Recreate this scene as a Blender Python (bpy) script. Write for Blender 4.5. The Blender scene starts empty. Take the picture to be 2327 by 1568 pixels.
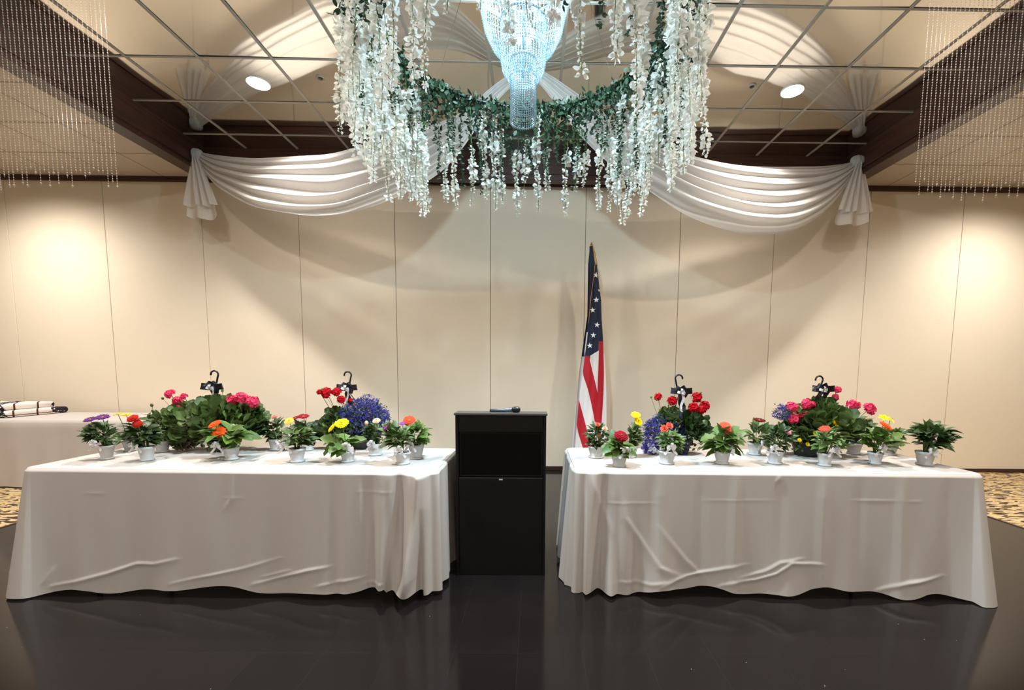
import bpy, bmesh, math, random
from mathutils import Vector, Matrix, noise
R = random.Random(7)
PI = math.pi
sc = bpy.context.scene
COL = sc.collection
sin, cos = math.sin, math.cos

# ------------------------------------------------------------------ camera
F_PX, PITCH, YAW, ROLL, PX, PY, CAM_H = 984.045, -0.08736, 0.01149, 0.00838, 1224.876, 922.304, 1.36648
cam_d = bpy.data.cameras.new('camera'); cam = bpy.data.objects.new('camera', cam_d); COL.objects.link(cam)
fw = Vector((sin(YAW)*cos(PITCH), cos(YAW)*cos(PITCH), sin(PITCH)))
rt = Vector((cos(YAW), -sin(YAW), 0)); up = rt.cross(fw)
rr = rt*cos(ROLL)+up*sin(ROLL); uu = -rt*sin(ROLL)+up*cos(ROLL)
m = Matrix((rr, uu, -fw)).transposed().to_4x4(); m.translation = Vector((0, 0, CAM_H))
cam.matrix_world = m
cam_d.sensor_fit = 'HORIZONTAL'; cam_d.sensor_width = 36; cam_d.lens = F_PX/2327*36
cam_d.shift_x = (1163.5-PX)/2327; cam_d.shift_y = (PY-784)/2327
cam_d.clip_start = .05; cam_d.clip_end = 60
sc.camera = cam

# ------------------------------------------------------------------ world, view, big lights
w = bpy.data.worlds.new('world'); sc.world = w; w.use_nodes = True
w.node_tree.nodes['Background'].inputs[0].default_value = (.9, .85, .8, 1)
w.node_tree.nodes['Background'].inputs[1].default_value = .25
vs = sc.view_settings; vs.view_transform = 'Standard'; vs.look = 'None'; vs.gamma = 1; vs.use_curve_mapping = False
vs.exposure = 0.47
sc.cycles.use_denoising = True
sc.cycles.max_bounces = 8; sc.cycles.diffuse_bounces = 3; sc.cycles.glossy_bounces = 4
sc.cycles.transmission_bounces = 4; sc.cycles.transparent_max_bounces = 12
sc.cycles.sample_clamp_indirect = 4; sc.cycles.caustics_reflective = True; sc.cycles.blur_glossy = 1.0; sc.cycles.caustics_refractive = False

HR = 3.936      # recessed mirror ceiling
HO = 3.716      # outer ceiling
WY = 5.7225     # back wall
def lamp(kind, name, loc, power, col=(1, .9, .76), size=.2, rot=None, parent=None, spot=None, blend=.5):
    L = bpy.data.lights.new(name, kind); L.energy = power; L.color = col
    if kind == 'AREA': L.shape = 'DISK'; L.size = size
    else: L.shadow_soft_size = size
    if spot: L.spot_size = math.radians(spot); L.spot_blend = blend
    o = bpy.data.objects.new(name, L); COL.objects.link(o); o.location = loc
    if rot: o.rotation_euler = rot
    if parent: o.parent = parent
    return o
WARM = (1, .95, .885)
# unseen area lights added overhead and behind the camera to fill the hall
for x, y, pw in ((-2.5, 2.38, 58), (2.4, 2.38, 58), (-2.4, .55, 30), (2.4, .55, 30), (-2.4, -3, 66), (2.4, -3, 66), (0, -4.5, 66)):
    lamp('AREA', 'hall_fill_light', (x, y, HR-.06), pw, WARM, .4 if y < 0 else .22)
# wall washers over the outer ceiling, left and right
for x, y, pw in ((-6.0, 4.65, 54), (5.7, 4.65, 54), (-6.2, 2.3, 40), (6.0, 2.3, 40)):
    lamp('SPOT', 'wall_downlight', (x, y, HO-.03), pw*4, WARM, .08, (math.radians(6), 0, 0), None, 150, 1.0)

# ------------------------------------------------------------------ materials
def lin(c): return tuple((v/12.92 if v <= .04045 else ((v+.055)/1.055)**2.4) for v in c)
def rgb(r, g, b): return lin((r/255, g/255, b/255))
MATS = {}
def mat(name, col=(.8, .8, .8), rough=.6, metal=0, spec=.5, sheen=0, trans=0, emit=None, es=0, bump=0, bscale=40, vary=0, vscale=8, coat=0, alpha=None, island=False):
    if name in MATS: return MATS[name]
    M = bpy.data.materials.new(name); M.use_nodes = True; MATS[name] = M
    nt = M.node_tree; b = nt.nodes['Principled BSDF']
    b.inputs['Base Color'].default_value = (*col, 1); b.inputs['Roughness'].default_value = rough
    b.inputs['Metallic'].default_value = metal; b.inputs['Specular IOR Level'].default_value = spec
    b.inputs['Coat Weight'].default_value = coat
    if emit: b.inputs['Emission Color'].default_value = (*emit, 1); b.inputs['Emission Strength'].default_value = es
    tc = nt.nodes.new('ShaderNodeTexCoord')
    if vary:
        n = nt.nodes.new('ShaderNodeTexNoise'); n.inputs['Scale'].default_value = vscale; n.inputs['Detail'].default_value = 3
        nt.links.new(tc.outputs['Object'], n.inputs['Vector'])
        mx = nt.nodes.new('ShaderNodeMix'); mx.data_type = 'RGBA'
        mx.inputs[6].default_value = (*[c*(1-vary) for c in col], 1); mx.inputs[7].default_value = (*[min(1, c*(1+vary)) for c in col], 1)
        nt.links.new(n.outputs['Fac'], mx.inputs[0]); nt.links.new(mx.outputs[2], b.inputs['Base Color'])
    if island:
        gi = nt.nodes.new('ShaderNodeNewGeometry'); mx = nt.nodes.new('ShaderNodeMix'); mx.data_type = 'RGBA'
        mx.inputs[6].default_value = (col[0]*.62, col[1]*.66, col[2]*.6, 1); mx.inputs[7].default_value = (min(1, col[0]*1.45), min(1, col[1]*1.35), min(1, col[2]*1.3), 1)
        nt.links.new(gi.outputs['Random Per Island'], mx.inputs[0]); nt.links.new(mx.outputs[2], b.inputs['Base Color'])
    if bump:
        n = nt.nodes.new('ShaderNodeTexNoise'); n.inputs['Scale'].default_value = bscale; n.inputs['Detail'].default_value = 2
        nt.links.new(tc.outputs['Object'], n.inputs['Vector'])
        bp = nt.nodes.new('ShaderNodeBump'); bp.inputs['Strength'].default_value = bump; bp.inputs['Distance'].default_value = .01
        nt.links.new(n.outputs['Fac'], bp.inputs['Height']); nt.links.new(bp.outputs['Normal'], b.inputs['Normal'])
    if trans or alpha:
        out = nt.nodes['Material Output']; cur = b.outputs[0]
        if trans:
            t = nt.nodes.new('ShaderNodeBsdfTranslucent'); t.inputs[0].default_value = (*col, 1)
            ms = nt.nodes.new('ShaderNodeMixShader'); ms.inputs[0].default_value = trans
            nt.links.new(cur, ms.inputs[1]); nt.links.new(t.outputs[0], ms.inputs[2]); cur = ms.outputs[0]
        if alpha:
            t = nt.nodes.new('ShaderNodeBsdfTransparent'); ms = nt.nodes.new('ShaderNodeMixShader'); ms.inputs[0].default_value = alpha
            nt.links.new(cur, ms.inputs[1]); nt.links.new(t.outputs[0], ms.inputs[2]); cur = ms.outputs[0]
        nt.links.new(cur, out.inputs[0])
    return M
def N(M, t): return M.node_tree.nodes.new(t)
def Lk(M, a, b): M.node_tree.links.new(a, b)

m_wall = mat('wall_fabric', rgb(229, 214, 192), .85, bump=.06, bscale=300, vary=.02, vscale=3)
m_seam = mat('dark_seam', rgb(92, 76, 58), .9)
m_wood = mat('dark_wood', rgb(62, 34, 24), .42)
def wood_nodes():
    M = m_wood; b = M.node_tree.nodes['Principled BSDF']; tc = N(M, 'ShaderNodeTexCoord'); mp = N(M, 'ShaderNodeMapping')
    mp.inputs['Scale'].default_value = (.8, .8, 26); n = N(M, 'ShaderNodeTexNoise'); n.inputs['Scale'].default_value = 1.6; n.inputs['Detail'].default_value = 4
    r = N(M, 'ShaderNodeValToRGB'); r.color_ramp.elements[0].position = .35; r.color_ramp.elements[0].color = (*rgb(44, 23, 17), 1)
    r.color_ramp.elements[1].position = .7; r.color_ramp.elements[1].color = (*rgb(74, 40, 28), 1)
    Lk(M, tc.outputs['Object'], mp.inputs[0]); Lk(M, mp.outputs[0], n.inputs[0]); Lk(M, n.outputs['Fac'], r.inputs[0]); Lk(M, r.outputs[0], b.inputs['Base Color'])
wood_nodes()
m_mirror = mat('mirror_panel', rgb(212, 206, 196), .06, metal=1)
m_grid = mat('ceiling_grid', rgb(166, 157, 144), .5)
m_tile = mat('ceiling_tile', rgb(196, 182, 164), .38, bump=.15, bscale=90)
m_black = mat('black_laminate', rgb(9, 9, 9), .4, spec=.3)
m_screen = mat('screen_glass', (.001, .001, .001), .35, spec=.15)
m_slab = mat('podium_top_laminate', rgb(70, 66, 62), .35)
m_white = mat('table_linen', rgb(200, 191, 184), .85, bump=.08, bscale=600, trans=.08)
m_floor = mat('polished_tile', (.006, .006, .006), .13, spec=.37)
def floor_nodes():
    M = m_floor; b = M.node_tree.nodes['Principled BSDF']; tc = N(M, 'ShaderNodeTexCoord'); mp = N(M, 'ShaderNodeMapping')
    mp.inputs['Location'].default_value = (.0685, -2.592+.31*8, 0)
    br = N(M, 'ShaderNodeTexBrick'); br.offset = 0; br.squash = 1
    br.inputs['Scale'].default_value = 1; br.inputs['Brick Width'].default_value = .31; br.inputs['Row Height'].default_value = .31
    br.inputs['Mortar Size'].default_value = .0011; br.inputs['Mortar Smooth'].default_value = 0; br.inputs['Bias'].default_value = -.6
    br.inputs['Color1'].default_value = (.0105, .0075, .0072, 1); br.inputs['Color2'].default_value = (.0065, .0052, .0056, 1); br.inputs['Mortar'].default_value = (.015, .0145, .014, 1)
    n = N(M, 'ShaderNodeTexNoise'); n.inputs['Scale'].default_value = 1.3; n.inputs['Detail'].default_value = 4
    mr = N(M, 'ShaderNodeMapRange'); mr.inputs[3].default_value = .07; mr.inputs[4].default_value = .17
    Lk(M, tc.outputs['Object'], mp.inputs[0]); Lk(M, mp.outputs[0], br.inputs[0]); Lk(M, br.outputs[0], b.inputs['Base Color'])
    Lk(M, tc.outputs['Object'], n.inputs[0]); Lk(M, n.outputs['Fac'], mr.inputs[0]); Lk(M, mr.outputs[0], b.inputs['Roughness'])
    # scattered dust specks
    v = N(M, 'ShaderNodeTexVoronoi'); v.inputs['Scale'].default_value = 9; lt = N(M, 'ShaderNodeMath'); lt.operation = 'LESS_THAN'; lt.inputs[1].default_value = .022
    mx = N(M, 'ShaderNodeMix'); mx.data_type = 'RGBA'; mx.inputs[7].default_value = (.3, .29, .27, 1)
    Lk(M, tc.outputs['Object'], v.inputs[0]); Lk(M, v.outputs['Distance'], lt.inputs[0]); Lk(M, lt.outputs[0], mx.inputs[0]); Lk(M, br.outputs[0], mx.inputs[6]); Lk(M, mx.outputs[2], b.inputs['Base Color'])
floor_nodes()
m_carpet = mat('patterned_carpet', rgb(190, 150, 90), .95)
def carpet_nodes():
    M = m_carpet; b = M.node_tree.nodes['Principled BSDF']; tc = N(M, 'ShaderNodeTexCoord'); mp = N(M, 'ShaderNodeMapping')
    mp.inputs['Rotation'].default_value = (0, 0, .25); mp.inputs['Scale'].default_value = (1.5, 5.6, 1)
    n = N(M, 'ShaderNodeTexNoise'); n.inputs['Scale'].default_value = 5; n.inputs['Detail'].default_value = 1.2; n.inputs['Distortion'].default_value = 1.1
    r = N(M, 'ShaderNodeValToRGB'); e = r.color_ramp.elements
    e[0].position = .44; e[0].color = (*rgb(58, 38, 20), 1); e[1].position = .50; e[1].color = (*rgb(206, 180, 134), 1)
    x = e.new(.62); x.color = (*rgb(184, 154, 106), 1)
    Lk(M, tc.outputs['Object'], mp.inputs[0]); Lk(M, mp.outputs[0], n.inputs[0]); Lk(M, n.outputs['Fac'], r.inputs[0]); Lk(M, r.outputs[0], b.inputs['Base Color'])
carpet_nodes()
m_sheer = mat('sheer_voile', rgb(230, 222, 214), .8, trans=.4, alpha=.28)
m_voile = mat('white_voile', rgb(226, 221, 216), .8, trans=.42, alpha=.16)
m_petal = mat('white_petal', rgb(244, 244, 238), .6, trans=.3, vary=.03, vscale=30)
m_leafd = mat('silk_leaf', rgb(40, 66, 44), .5, trans=.15, vary=.5, vscale=25)
m_crystal = mat('crystal_bead', rgb(190, 212, 220), .1, spec=1, trans=.3, alpha=.12)
m_bead = mat('clear_bead', rgb(170, 158, 148), .1, spec=1, trans=.2, alpha=.4)
m_chrome = mat('chrome', rgb(200, 204, 210), .15, metal=1)
m_brass = mat('brass', rgb(200, 160, 80), .25, metal=1)
m_pot = mat('white_wrapped_pot', rgb(248, 247, 246), .5, bump=.2, bscale=60)
m_soil = mat('potting_soil', rgb(40, 28, 20), .95)
m_darkpot = mat('dark_green_plastic', rgb(28, 34, 26), .5)
m_plastic = mat('black_plastic', rgb(16, 16, 17), .35)
m_ribk = mat('black_satin_ribbon', rgb(18, 20, 30), .35)
m_ribw = mat('printed_white_ribbon', rgb(236, 232, 232), .4, trans=.2)
def scribble(M, sc_, dark):
    b = M.node_tree.nodes['Principled BSDF']; tc = N(M, 'ShaderNodeTexCoord'); n = N(M, 'ShaderNodeTexNoise'); n.inputs['Scale'].default_value = sc_; n.inputs['Detail'].default_value = 1
    a = N(M, 'ShaderNodeMath'); a.operation = 'SUBTRACT'; a.inputs[1].default_value = .5; c = N(M, 'ShaderNodeMath'); c.operation = 'ABSOLUTE'
    l = N(M, 'ShaderNodeMath'); l.operation = 'LESS_THAN'; l.inputs[1].default_value = .012
    mx = N(M, 'ShaderNodeMix'); mx.data_type = 'RGBA'; mx.inputs[6].default_value = b.inputs['Base Color'].default_value; mx.inputs[7].default_value = (*dark, 1)
    Lk(M, tc.outputs['Object'], n.inputs[0]); Lk(M, n.outputs['Fac'], a.inputs[0]); Lk(M, a.outputs[0], c.inputs[0]); Lk(M, c.outputs[0], l.inputs[0])
    Lk(M, l.outputs[0], mx.inputs[0]); Lk(M, mx.outputs[2], b.inputs['Base Color'])
scribble(m_ribw, 55, rgb(110, 100, 100))
LEAF = {'dark': mat('leaf_dark', rgb(54, 76, 36), .45, trans=.12, island=True), 'mid': mat('leaf_mid', rgb(82, 104, 52), .5, trans=.15, island=True),
        'broad': mat('leaf_broad', rgb(84, 112, 46), .5, trans=.15, island=True), 'grey': mat('leaf_grey', rgb(116, 142, 98), .6, trans=.15, island=True),
        'light': mat('leaf_light', rgb(92, 122, 62), .5, trans=.15, island=True), 'purple': mat('leaf_purple', rgb(96, 70, 76), .6, vary=.5, vscale=20)}
m_stem = mat('plant_stem', rgb(96, 122, 62), .6)
COLS = {'purple': (96, 44, 110), 'gold': (232, 182, 60), 'scarlet': (196, 40, 32), 'green': (90, 104, 62), 'orange': (240, 84, 24), 'dustpink': (206, 130, 118), 'crimson': (136, 8, 22),
        'yelloworange': (240, 190, 70), 'yellow': (252, 222, 20), 'peach': (240, 196, 160), 'violet': (140, 60, 140), 'vermilion': (250, 74, 40), 'coral': (238, 116, 90),
        'crimsonpink': (150, 14, 36), 'coralred': (240, 84, 66), 'darkred': (88, 6, 10), 'pink': (216, 140, 160), 'brick': (206, 70, 56), 'rose': (236, 66, 104), 'red': (186, 12, 28), 'blue': (66, 60, 146), 'white': (235, 232, 240)}
def fm(c): return mat('petal_'+c, rgb(*COLS[c]), .7, trans=.12, vary=.3 if c in ('blue', 'rose', 'red') else .15, vscale=60, spec=.12)

# ------------------------------------------------------------------ mesh helpers
class MB:
    def __init__(s): s.v = []; s.f = []; s.mi = []; s.k = 0
    def vt(s, p): s.v.append(tuple(p)); return len(s.v)-1
    def fc(s, *i): s.f.append(i); s.mi.append(s.k)
    def grid(s, P, close=False):
        n, mm = len(P), len(P[0]); b = len(s.v)
        for row in P:
            for q in row: s.v.append(tuple(q))
        for i in range(n-1):
            for j in range(mm-(0 if close else 1)):
                s.fc(b+i*mm+j, b+i*mm+(j+1) % mm, b+(i+1)*mm+(j+1) % mm, b+(i+1)*mm+j)
        return b
    def box(s, a, b):
        (x0, y0, z0), (x1, y1, z1) = a, b; i = len(s.v)
        for z in (z0, z1):
            for x, y in ((x0, y0), (x1, y0), (x1, y1), (x0, y1)): s.v.append((x, y, z))
        for q in ((3, 2, 1, 0), (4, 5, 6, 7), (0, 1, 5, 4), (1, 2, 6, 5), (2, 3, 7, 6), (3, 0, 4, 7)): s.fc(*[i+k for k in q])
    def tube(s, pts, r, n=6, cap=True):
        pts = [Vector(p) for p in pts]; rows = []; prev = None
        for i, p in enumerate(pts):
            t = (pts[min(i+1, len(pts)-1)]-pts[max(i-1, 0)]).normalized()
            a = prev if prev else (Vector((1, 0, 0)) if abs(t.x) < .8 else Vector((0, 1, 0)))
            a = (a-t*a.dot(t)).normalized(); prev = a; c = t.cross(a); ri = r[i] if isinstance(r, (list, tuple)) else r
            rows.append([p+(a*cos(2*PI*k/n)+c*sin(2*PI*k/n))*ri for k in range(n)])
        b = s.grid(rows, True)
        if cap: s.fc(*[b+k for k in range(n-1, -1, -1)]); s.fc(*[b+(len(pts)-1)*n+k for k in range(n)])
    def lathe(s, prof, n=24, c=(0, 0), cap0=True, cap1=False):
        rows = [[(c[0]+r*cos(2*PI*k/n), c[1]+r*sin(2*PI*k/n), z) for k in range(n)] for r, z in prof]
        b = s.grid(rows, True)
        if cap0: s.fc(*[b+k for k in range(n-1, -1, -1)])
        if cap1: s.fc(*[b+(len(prof)-1)*n+k for k in range(n)])
    def octa(s, c, r, h):
        x, y, z = c; b = len(s.v)
        s.v += [(x, y, z+h), (x+r, y, z), (x, y+r, z), (x-r, y, z), (x, y-r, z), (x, y, z-h)]
        for k in range(4):
            a, d = b+1+k, b+1+(k+1) % 4; s.fc(b, a, d); s.fc(b+5, d, a)
    def obj(s, name, mats, parent=None, smooth=False, loc=None):
        me = bpy.data.meshes.new(name); me.from_pydata(s.v, [], s.f)
        for M in (mats if isinstance(mats, (list, tuple)) else [mats]): me.materials.append(M)
        if any(s.mi): me.polygons.foreach_set('material_index', s.mi)
        if smooth: me.polygons.foreach_set('use_smooth', [True]*len(me.polygons))
        me.update(); o = bpy.data.objects.new(name, me); COL.objects.link(o)
        if parent: o.parent = parent
        if loc: o.location = loc
        return o
def tag(o, label, cat, group=None, kind=None):
    o['label'] = label; o['category'] = cat
    if group: o['group'] = group
    if kind: o['kind'] = kind
    return o
def thing(name, label, cat, loc=(0, 0, 0), rz=0, group=None):
    o = bpy.data.objects.new(name, None); o.empty_display_size = .05; COL.objects.link(o); o.location = loc; o.rotation_euler = (0, 0, rz)
    return tag(o, label, cat, group)
def struct(o): o['kind'] = 'structure'; return o
def bevel(o, w_=.004, seg=2):
    b = o.modifiers.new('bevel', 'BEVEL'); b.width = w_; b.segments = seg; b.limit_method = 'ANGLE'; return o
def lerp(a, b, t): return a+(b-a)*t
def interp(T, x):
    if x <= T[0][0]: return T[0][1]
    for (a, u), (b, v) in zip(T, T[1:]):
        if x <= b: return u+(v-u)*(x-a)/(b-a)
    return T[-1][1]
def smooth_interp(T, x):
    h = .035; return sum(interp(T, x+h*k/3) for k in (-3, -2, -1, 0, 1, 2, 3))/7

# ------------------------------------------------------------------ measured places (metres)
SWAG_L=((-3.88, 5.28),(-0.1, 4.0),[(-0.0163, 3.844), (0.0236, 3.783), (0.1123, 3.696), (0.2186, 3.615), (0.3786, 3.552), (0.4777, 3.507), (0.563, 3.528), (0.6672, 3.559), (0.7724, 3.599), (0.8612, 3.686), (0.9206, 3.851), (0.965, 3.921), (0.9948, 3.949)],
 [(-0.0146, 3.755), (0.0201, 3.61), (0.0536, 3.429), (0.1281, 3.26), (0.2102, 3.097), (0.344, 2.97), (0.4094, 2.922), (0.5177, 2.885), (0.6572, 2.966), (0.767, 3.093), (0.8343, 3.25), (0.8854, 3.499), (0.943, 3.743), (0.997, 3.876)])
SWAG_R=((3.7, 5.22),(-0.06, 4.0),[(-0.0007, 3.796), (0.0231, 3.743), (0.1435, 3.629), (0.3136, 3.52), (0.4706, 3.467), (0.5695, 3.468), (0.6621, 3.501), (0.761, 3.593), (0.8428, 3.729), (0.904, 3.834), (0.973, 3.94), (1.0036, 3.954)],
 [(-0.0013, 3.699), (0.0239, 3.557), (0.0745, 3.306), (0.132, 3.103), (0.2181, 2.912), (0.3011, 2.822), (0.4085, 2.783), (0.5124, 2.821), (0.5962, 2.892), (0.6573, 2.999), (0.7321, 3.129), (0.7831, 3.202), (0.859, 3.38), (0.9082, 3.53), (0.9494, 3.702), (0.9871, 3.848), (1.0035, 3.9)])
FLAG=[]
FLAG.append(('canton','navy',[(2.8005, 0.6374, 0.679), (2.7104, 0.6384, 0.6898), (2.62, 0.6393, 0.7006), (2.5293, 0.6401, 0.6981), (2.4383, 0.6398, 0.6898), (2.3469, 0.6396, 0.68), (2.2553, 0.6394, 0.6693), (2.1634, 0.6391, 0.6591), (2.0713, 0.6389, 0.6539), (1.9788, 0.6354, 0.6487), (1.886, 0.6272, 0.6397), (1.7929, 0.619, 0.6296)]))
FLAG.append(('canton','navy',[(2.5831, 0.703, 0.7287), (2.5153, 0.6968, 0.7402), (2.4473, 0.6906, 0.7517), (2.3792, 0.6837, 0.7632), (2.3109, 0.6757, 0.7733), (2.2425, 0.6677, 0.7834), (2.1739, 0.6596, 0.7935), (2.1051, 0.6558, 0.7968), (2.0362, 0.6519, 0.7999), (1.9671, 0.648, 0.8031), (1.8978, 0.6409, 0.8085), (1.8284, 0.6333, 0.8142), (1.7588, 0.626, 0.8198), (1.6891, 0.6188, 0.8255)]))
FLAG.append(('canton','navy',[(1.6888, 0.6188, 0.764), (1.6521, 0.6147, 0.7639), (1.6152, 0.6101, 0.7637), (1.5784, 0.6054, 0.7636), (1.5412, 0.6008, 0.7035), (1.504, 0.5976, 0.6433)]))
FLAG.append(('white_stripe','white',[(1.7929, 0.6164, 0.6296), (1.7374, 0.6108, 0.6239), (1.6818, 0.6052, 0.6181), (1.6261, 0.5996, 0.6115), (1.5703, 0.594, 0.6045), (1.5144, 0.5948, 0.5974)]))
FLAG.append(('red_stripe','red',[(1.6898, 0.764, 0.8255), (1.6143, 0.7652, 0.8287), (1.5385, 0.7651, 0.8319), (1.4627, 0.7639, 0.835), (1.3866, 0.7627, 0.8382), (1.3103, 0.7614, 0.8408), (1.2338, 0.7607, 0.8407), (1.1571, 0.7599, 0.8407), (1.0802, 0.7592, 0.8407)]))
FLAG.append(('white_stripe','white',[(1.5791, 0.7636, 0.7657), (1.5167, 0.6627, 0.7647), (1.4546, 0.6577, 0.7638), (1.3925, 0.6755, 0.7628), (1.3302, 0.6934, 0.7618), (1.2679, 0.7105, 0.761), (1.2053, 0.7267, 0.7604), (1.1427, 0.7429, 0.7598), (1.0799, 0.7592, 0.7603)]))
FLAG.append(('red_stripe','red',[(1.5146, 0.5974, 0.6431), (1.4528, 0.5907, 0.658), (1.3908, 0.584, 0.6758), (1.3287, 0.5772, 0.6936), (1.2666, 0.5868, 0.7106), (1.2043, 0.6078, 0.7268), (1.142, 0.6289, 0.743), (1.0795, 0.6501, 0.7592)]))
FLAG.append(('red_stripe','red',[(1.0798, 0.6501, 0.8407), (0.9702, 0.6776, 0.837), (0.8602, 0.7028, 0.8334), (0.7498, 0.7282, 0.8289), (0.639, 0.7514, 0.8249), (0.5278, 0.7738, 0.8215), (0.4162, 0.7964, 0.8181), (0.3041, 0.8037, 0.8162), (0.1916, 0.807, 0.8146), (0.0786, 0.8103, 0.813)]))
FLAG.append(('white_stripe','white',[(1.3024, 0.5744, 0.5755), (1.1932, 0.5603, 0.6114), (1.0835, 0.5461, 0.6485), (0.9734, 0.5419, 0.6766), (0.8631, 0.5718, 0.7019), (0.7523, 0.6019, 0.7274), (0.6411, 0.6331, 0.7508), (0.5295, 0.6649, 0.7734), (0.4174, 0.6921, 0.796), (0.3049, 0.712, 0.8037), (0.1919, 0.7298, 0.807), (0.0784, 0.7477, 0.8103)]))
FLAG.append(('red_stripe','red',[(0.9978, 0.5351, 0.5362), (0.8969, 0.5295, 0.5625), (0.7957, 0.5238, 0.5899), (0.6942, 0.5181, 0.6174), (0.5924, 0.533, 0.6476), (0.4903, 0.5655, 0.6743), (0.3878, 0.5977, 0.6988), (0.2849, 0.6258, 0.715), (0.1817, 0.654, 0.7313), (0.0781, 0.6823, 0.7477)]))
FLAG.append(('white_stripe','white',[(0.6468, 0.5155, 0.5166), (0.5338, 0.5075, 0.5515), (0.4203, 0.4995, 0.5876), (0.3064, 0.4916, 0.6198), (0.1921, 0.4836, 0.651), (0.0773, 0.4756, 0.6823)]))
FLAG.append(('white_stripe','white',[(1.5481, 0.8315, 0.8413), (1.354, 0.8396, 0.8583), (1.1586, 0.8407, 0.8718), (0.9618, 0.8367, 0.8781), (0.7638, 0.8294, 0.8844), (0.5644, 0.8226, 0.887), (0.3638, 0.817, 0.8872), (0.1618, 0.8142, 0.8875)]))
STARS=[(0.7165, 2.4591), (0.7243, 2.1715), (0.6834, 2.0522), (0.7385, 1.8796), (0.6964, 1.7575), (0.6537, 1.6344), (0.7572, 2.2847)]
POLE=[(0.6681, 2.8309), (0.6714, 2.7905)]
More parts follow.
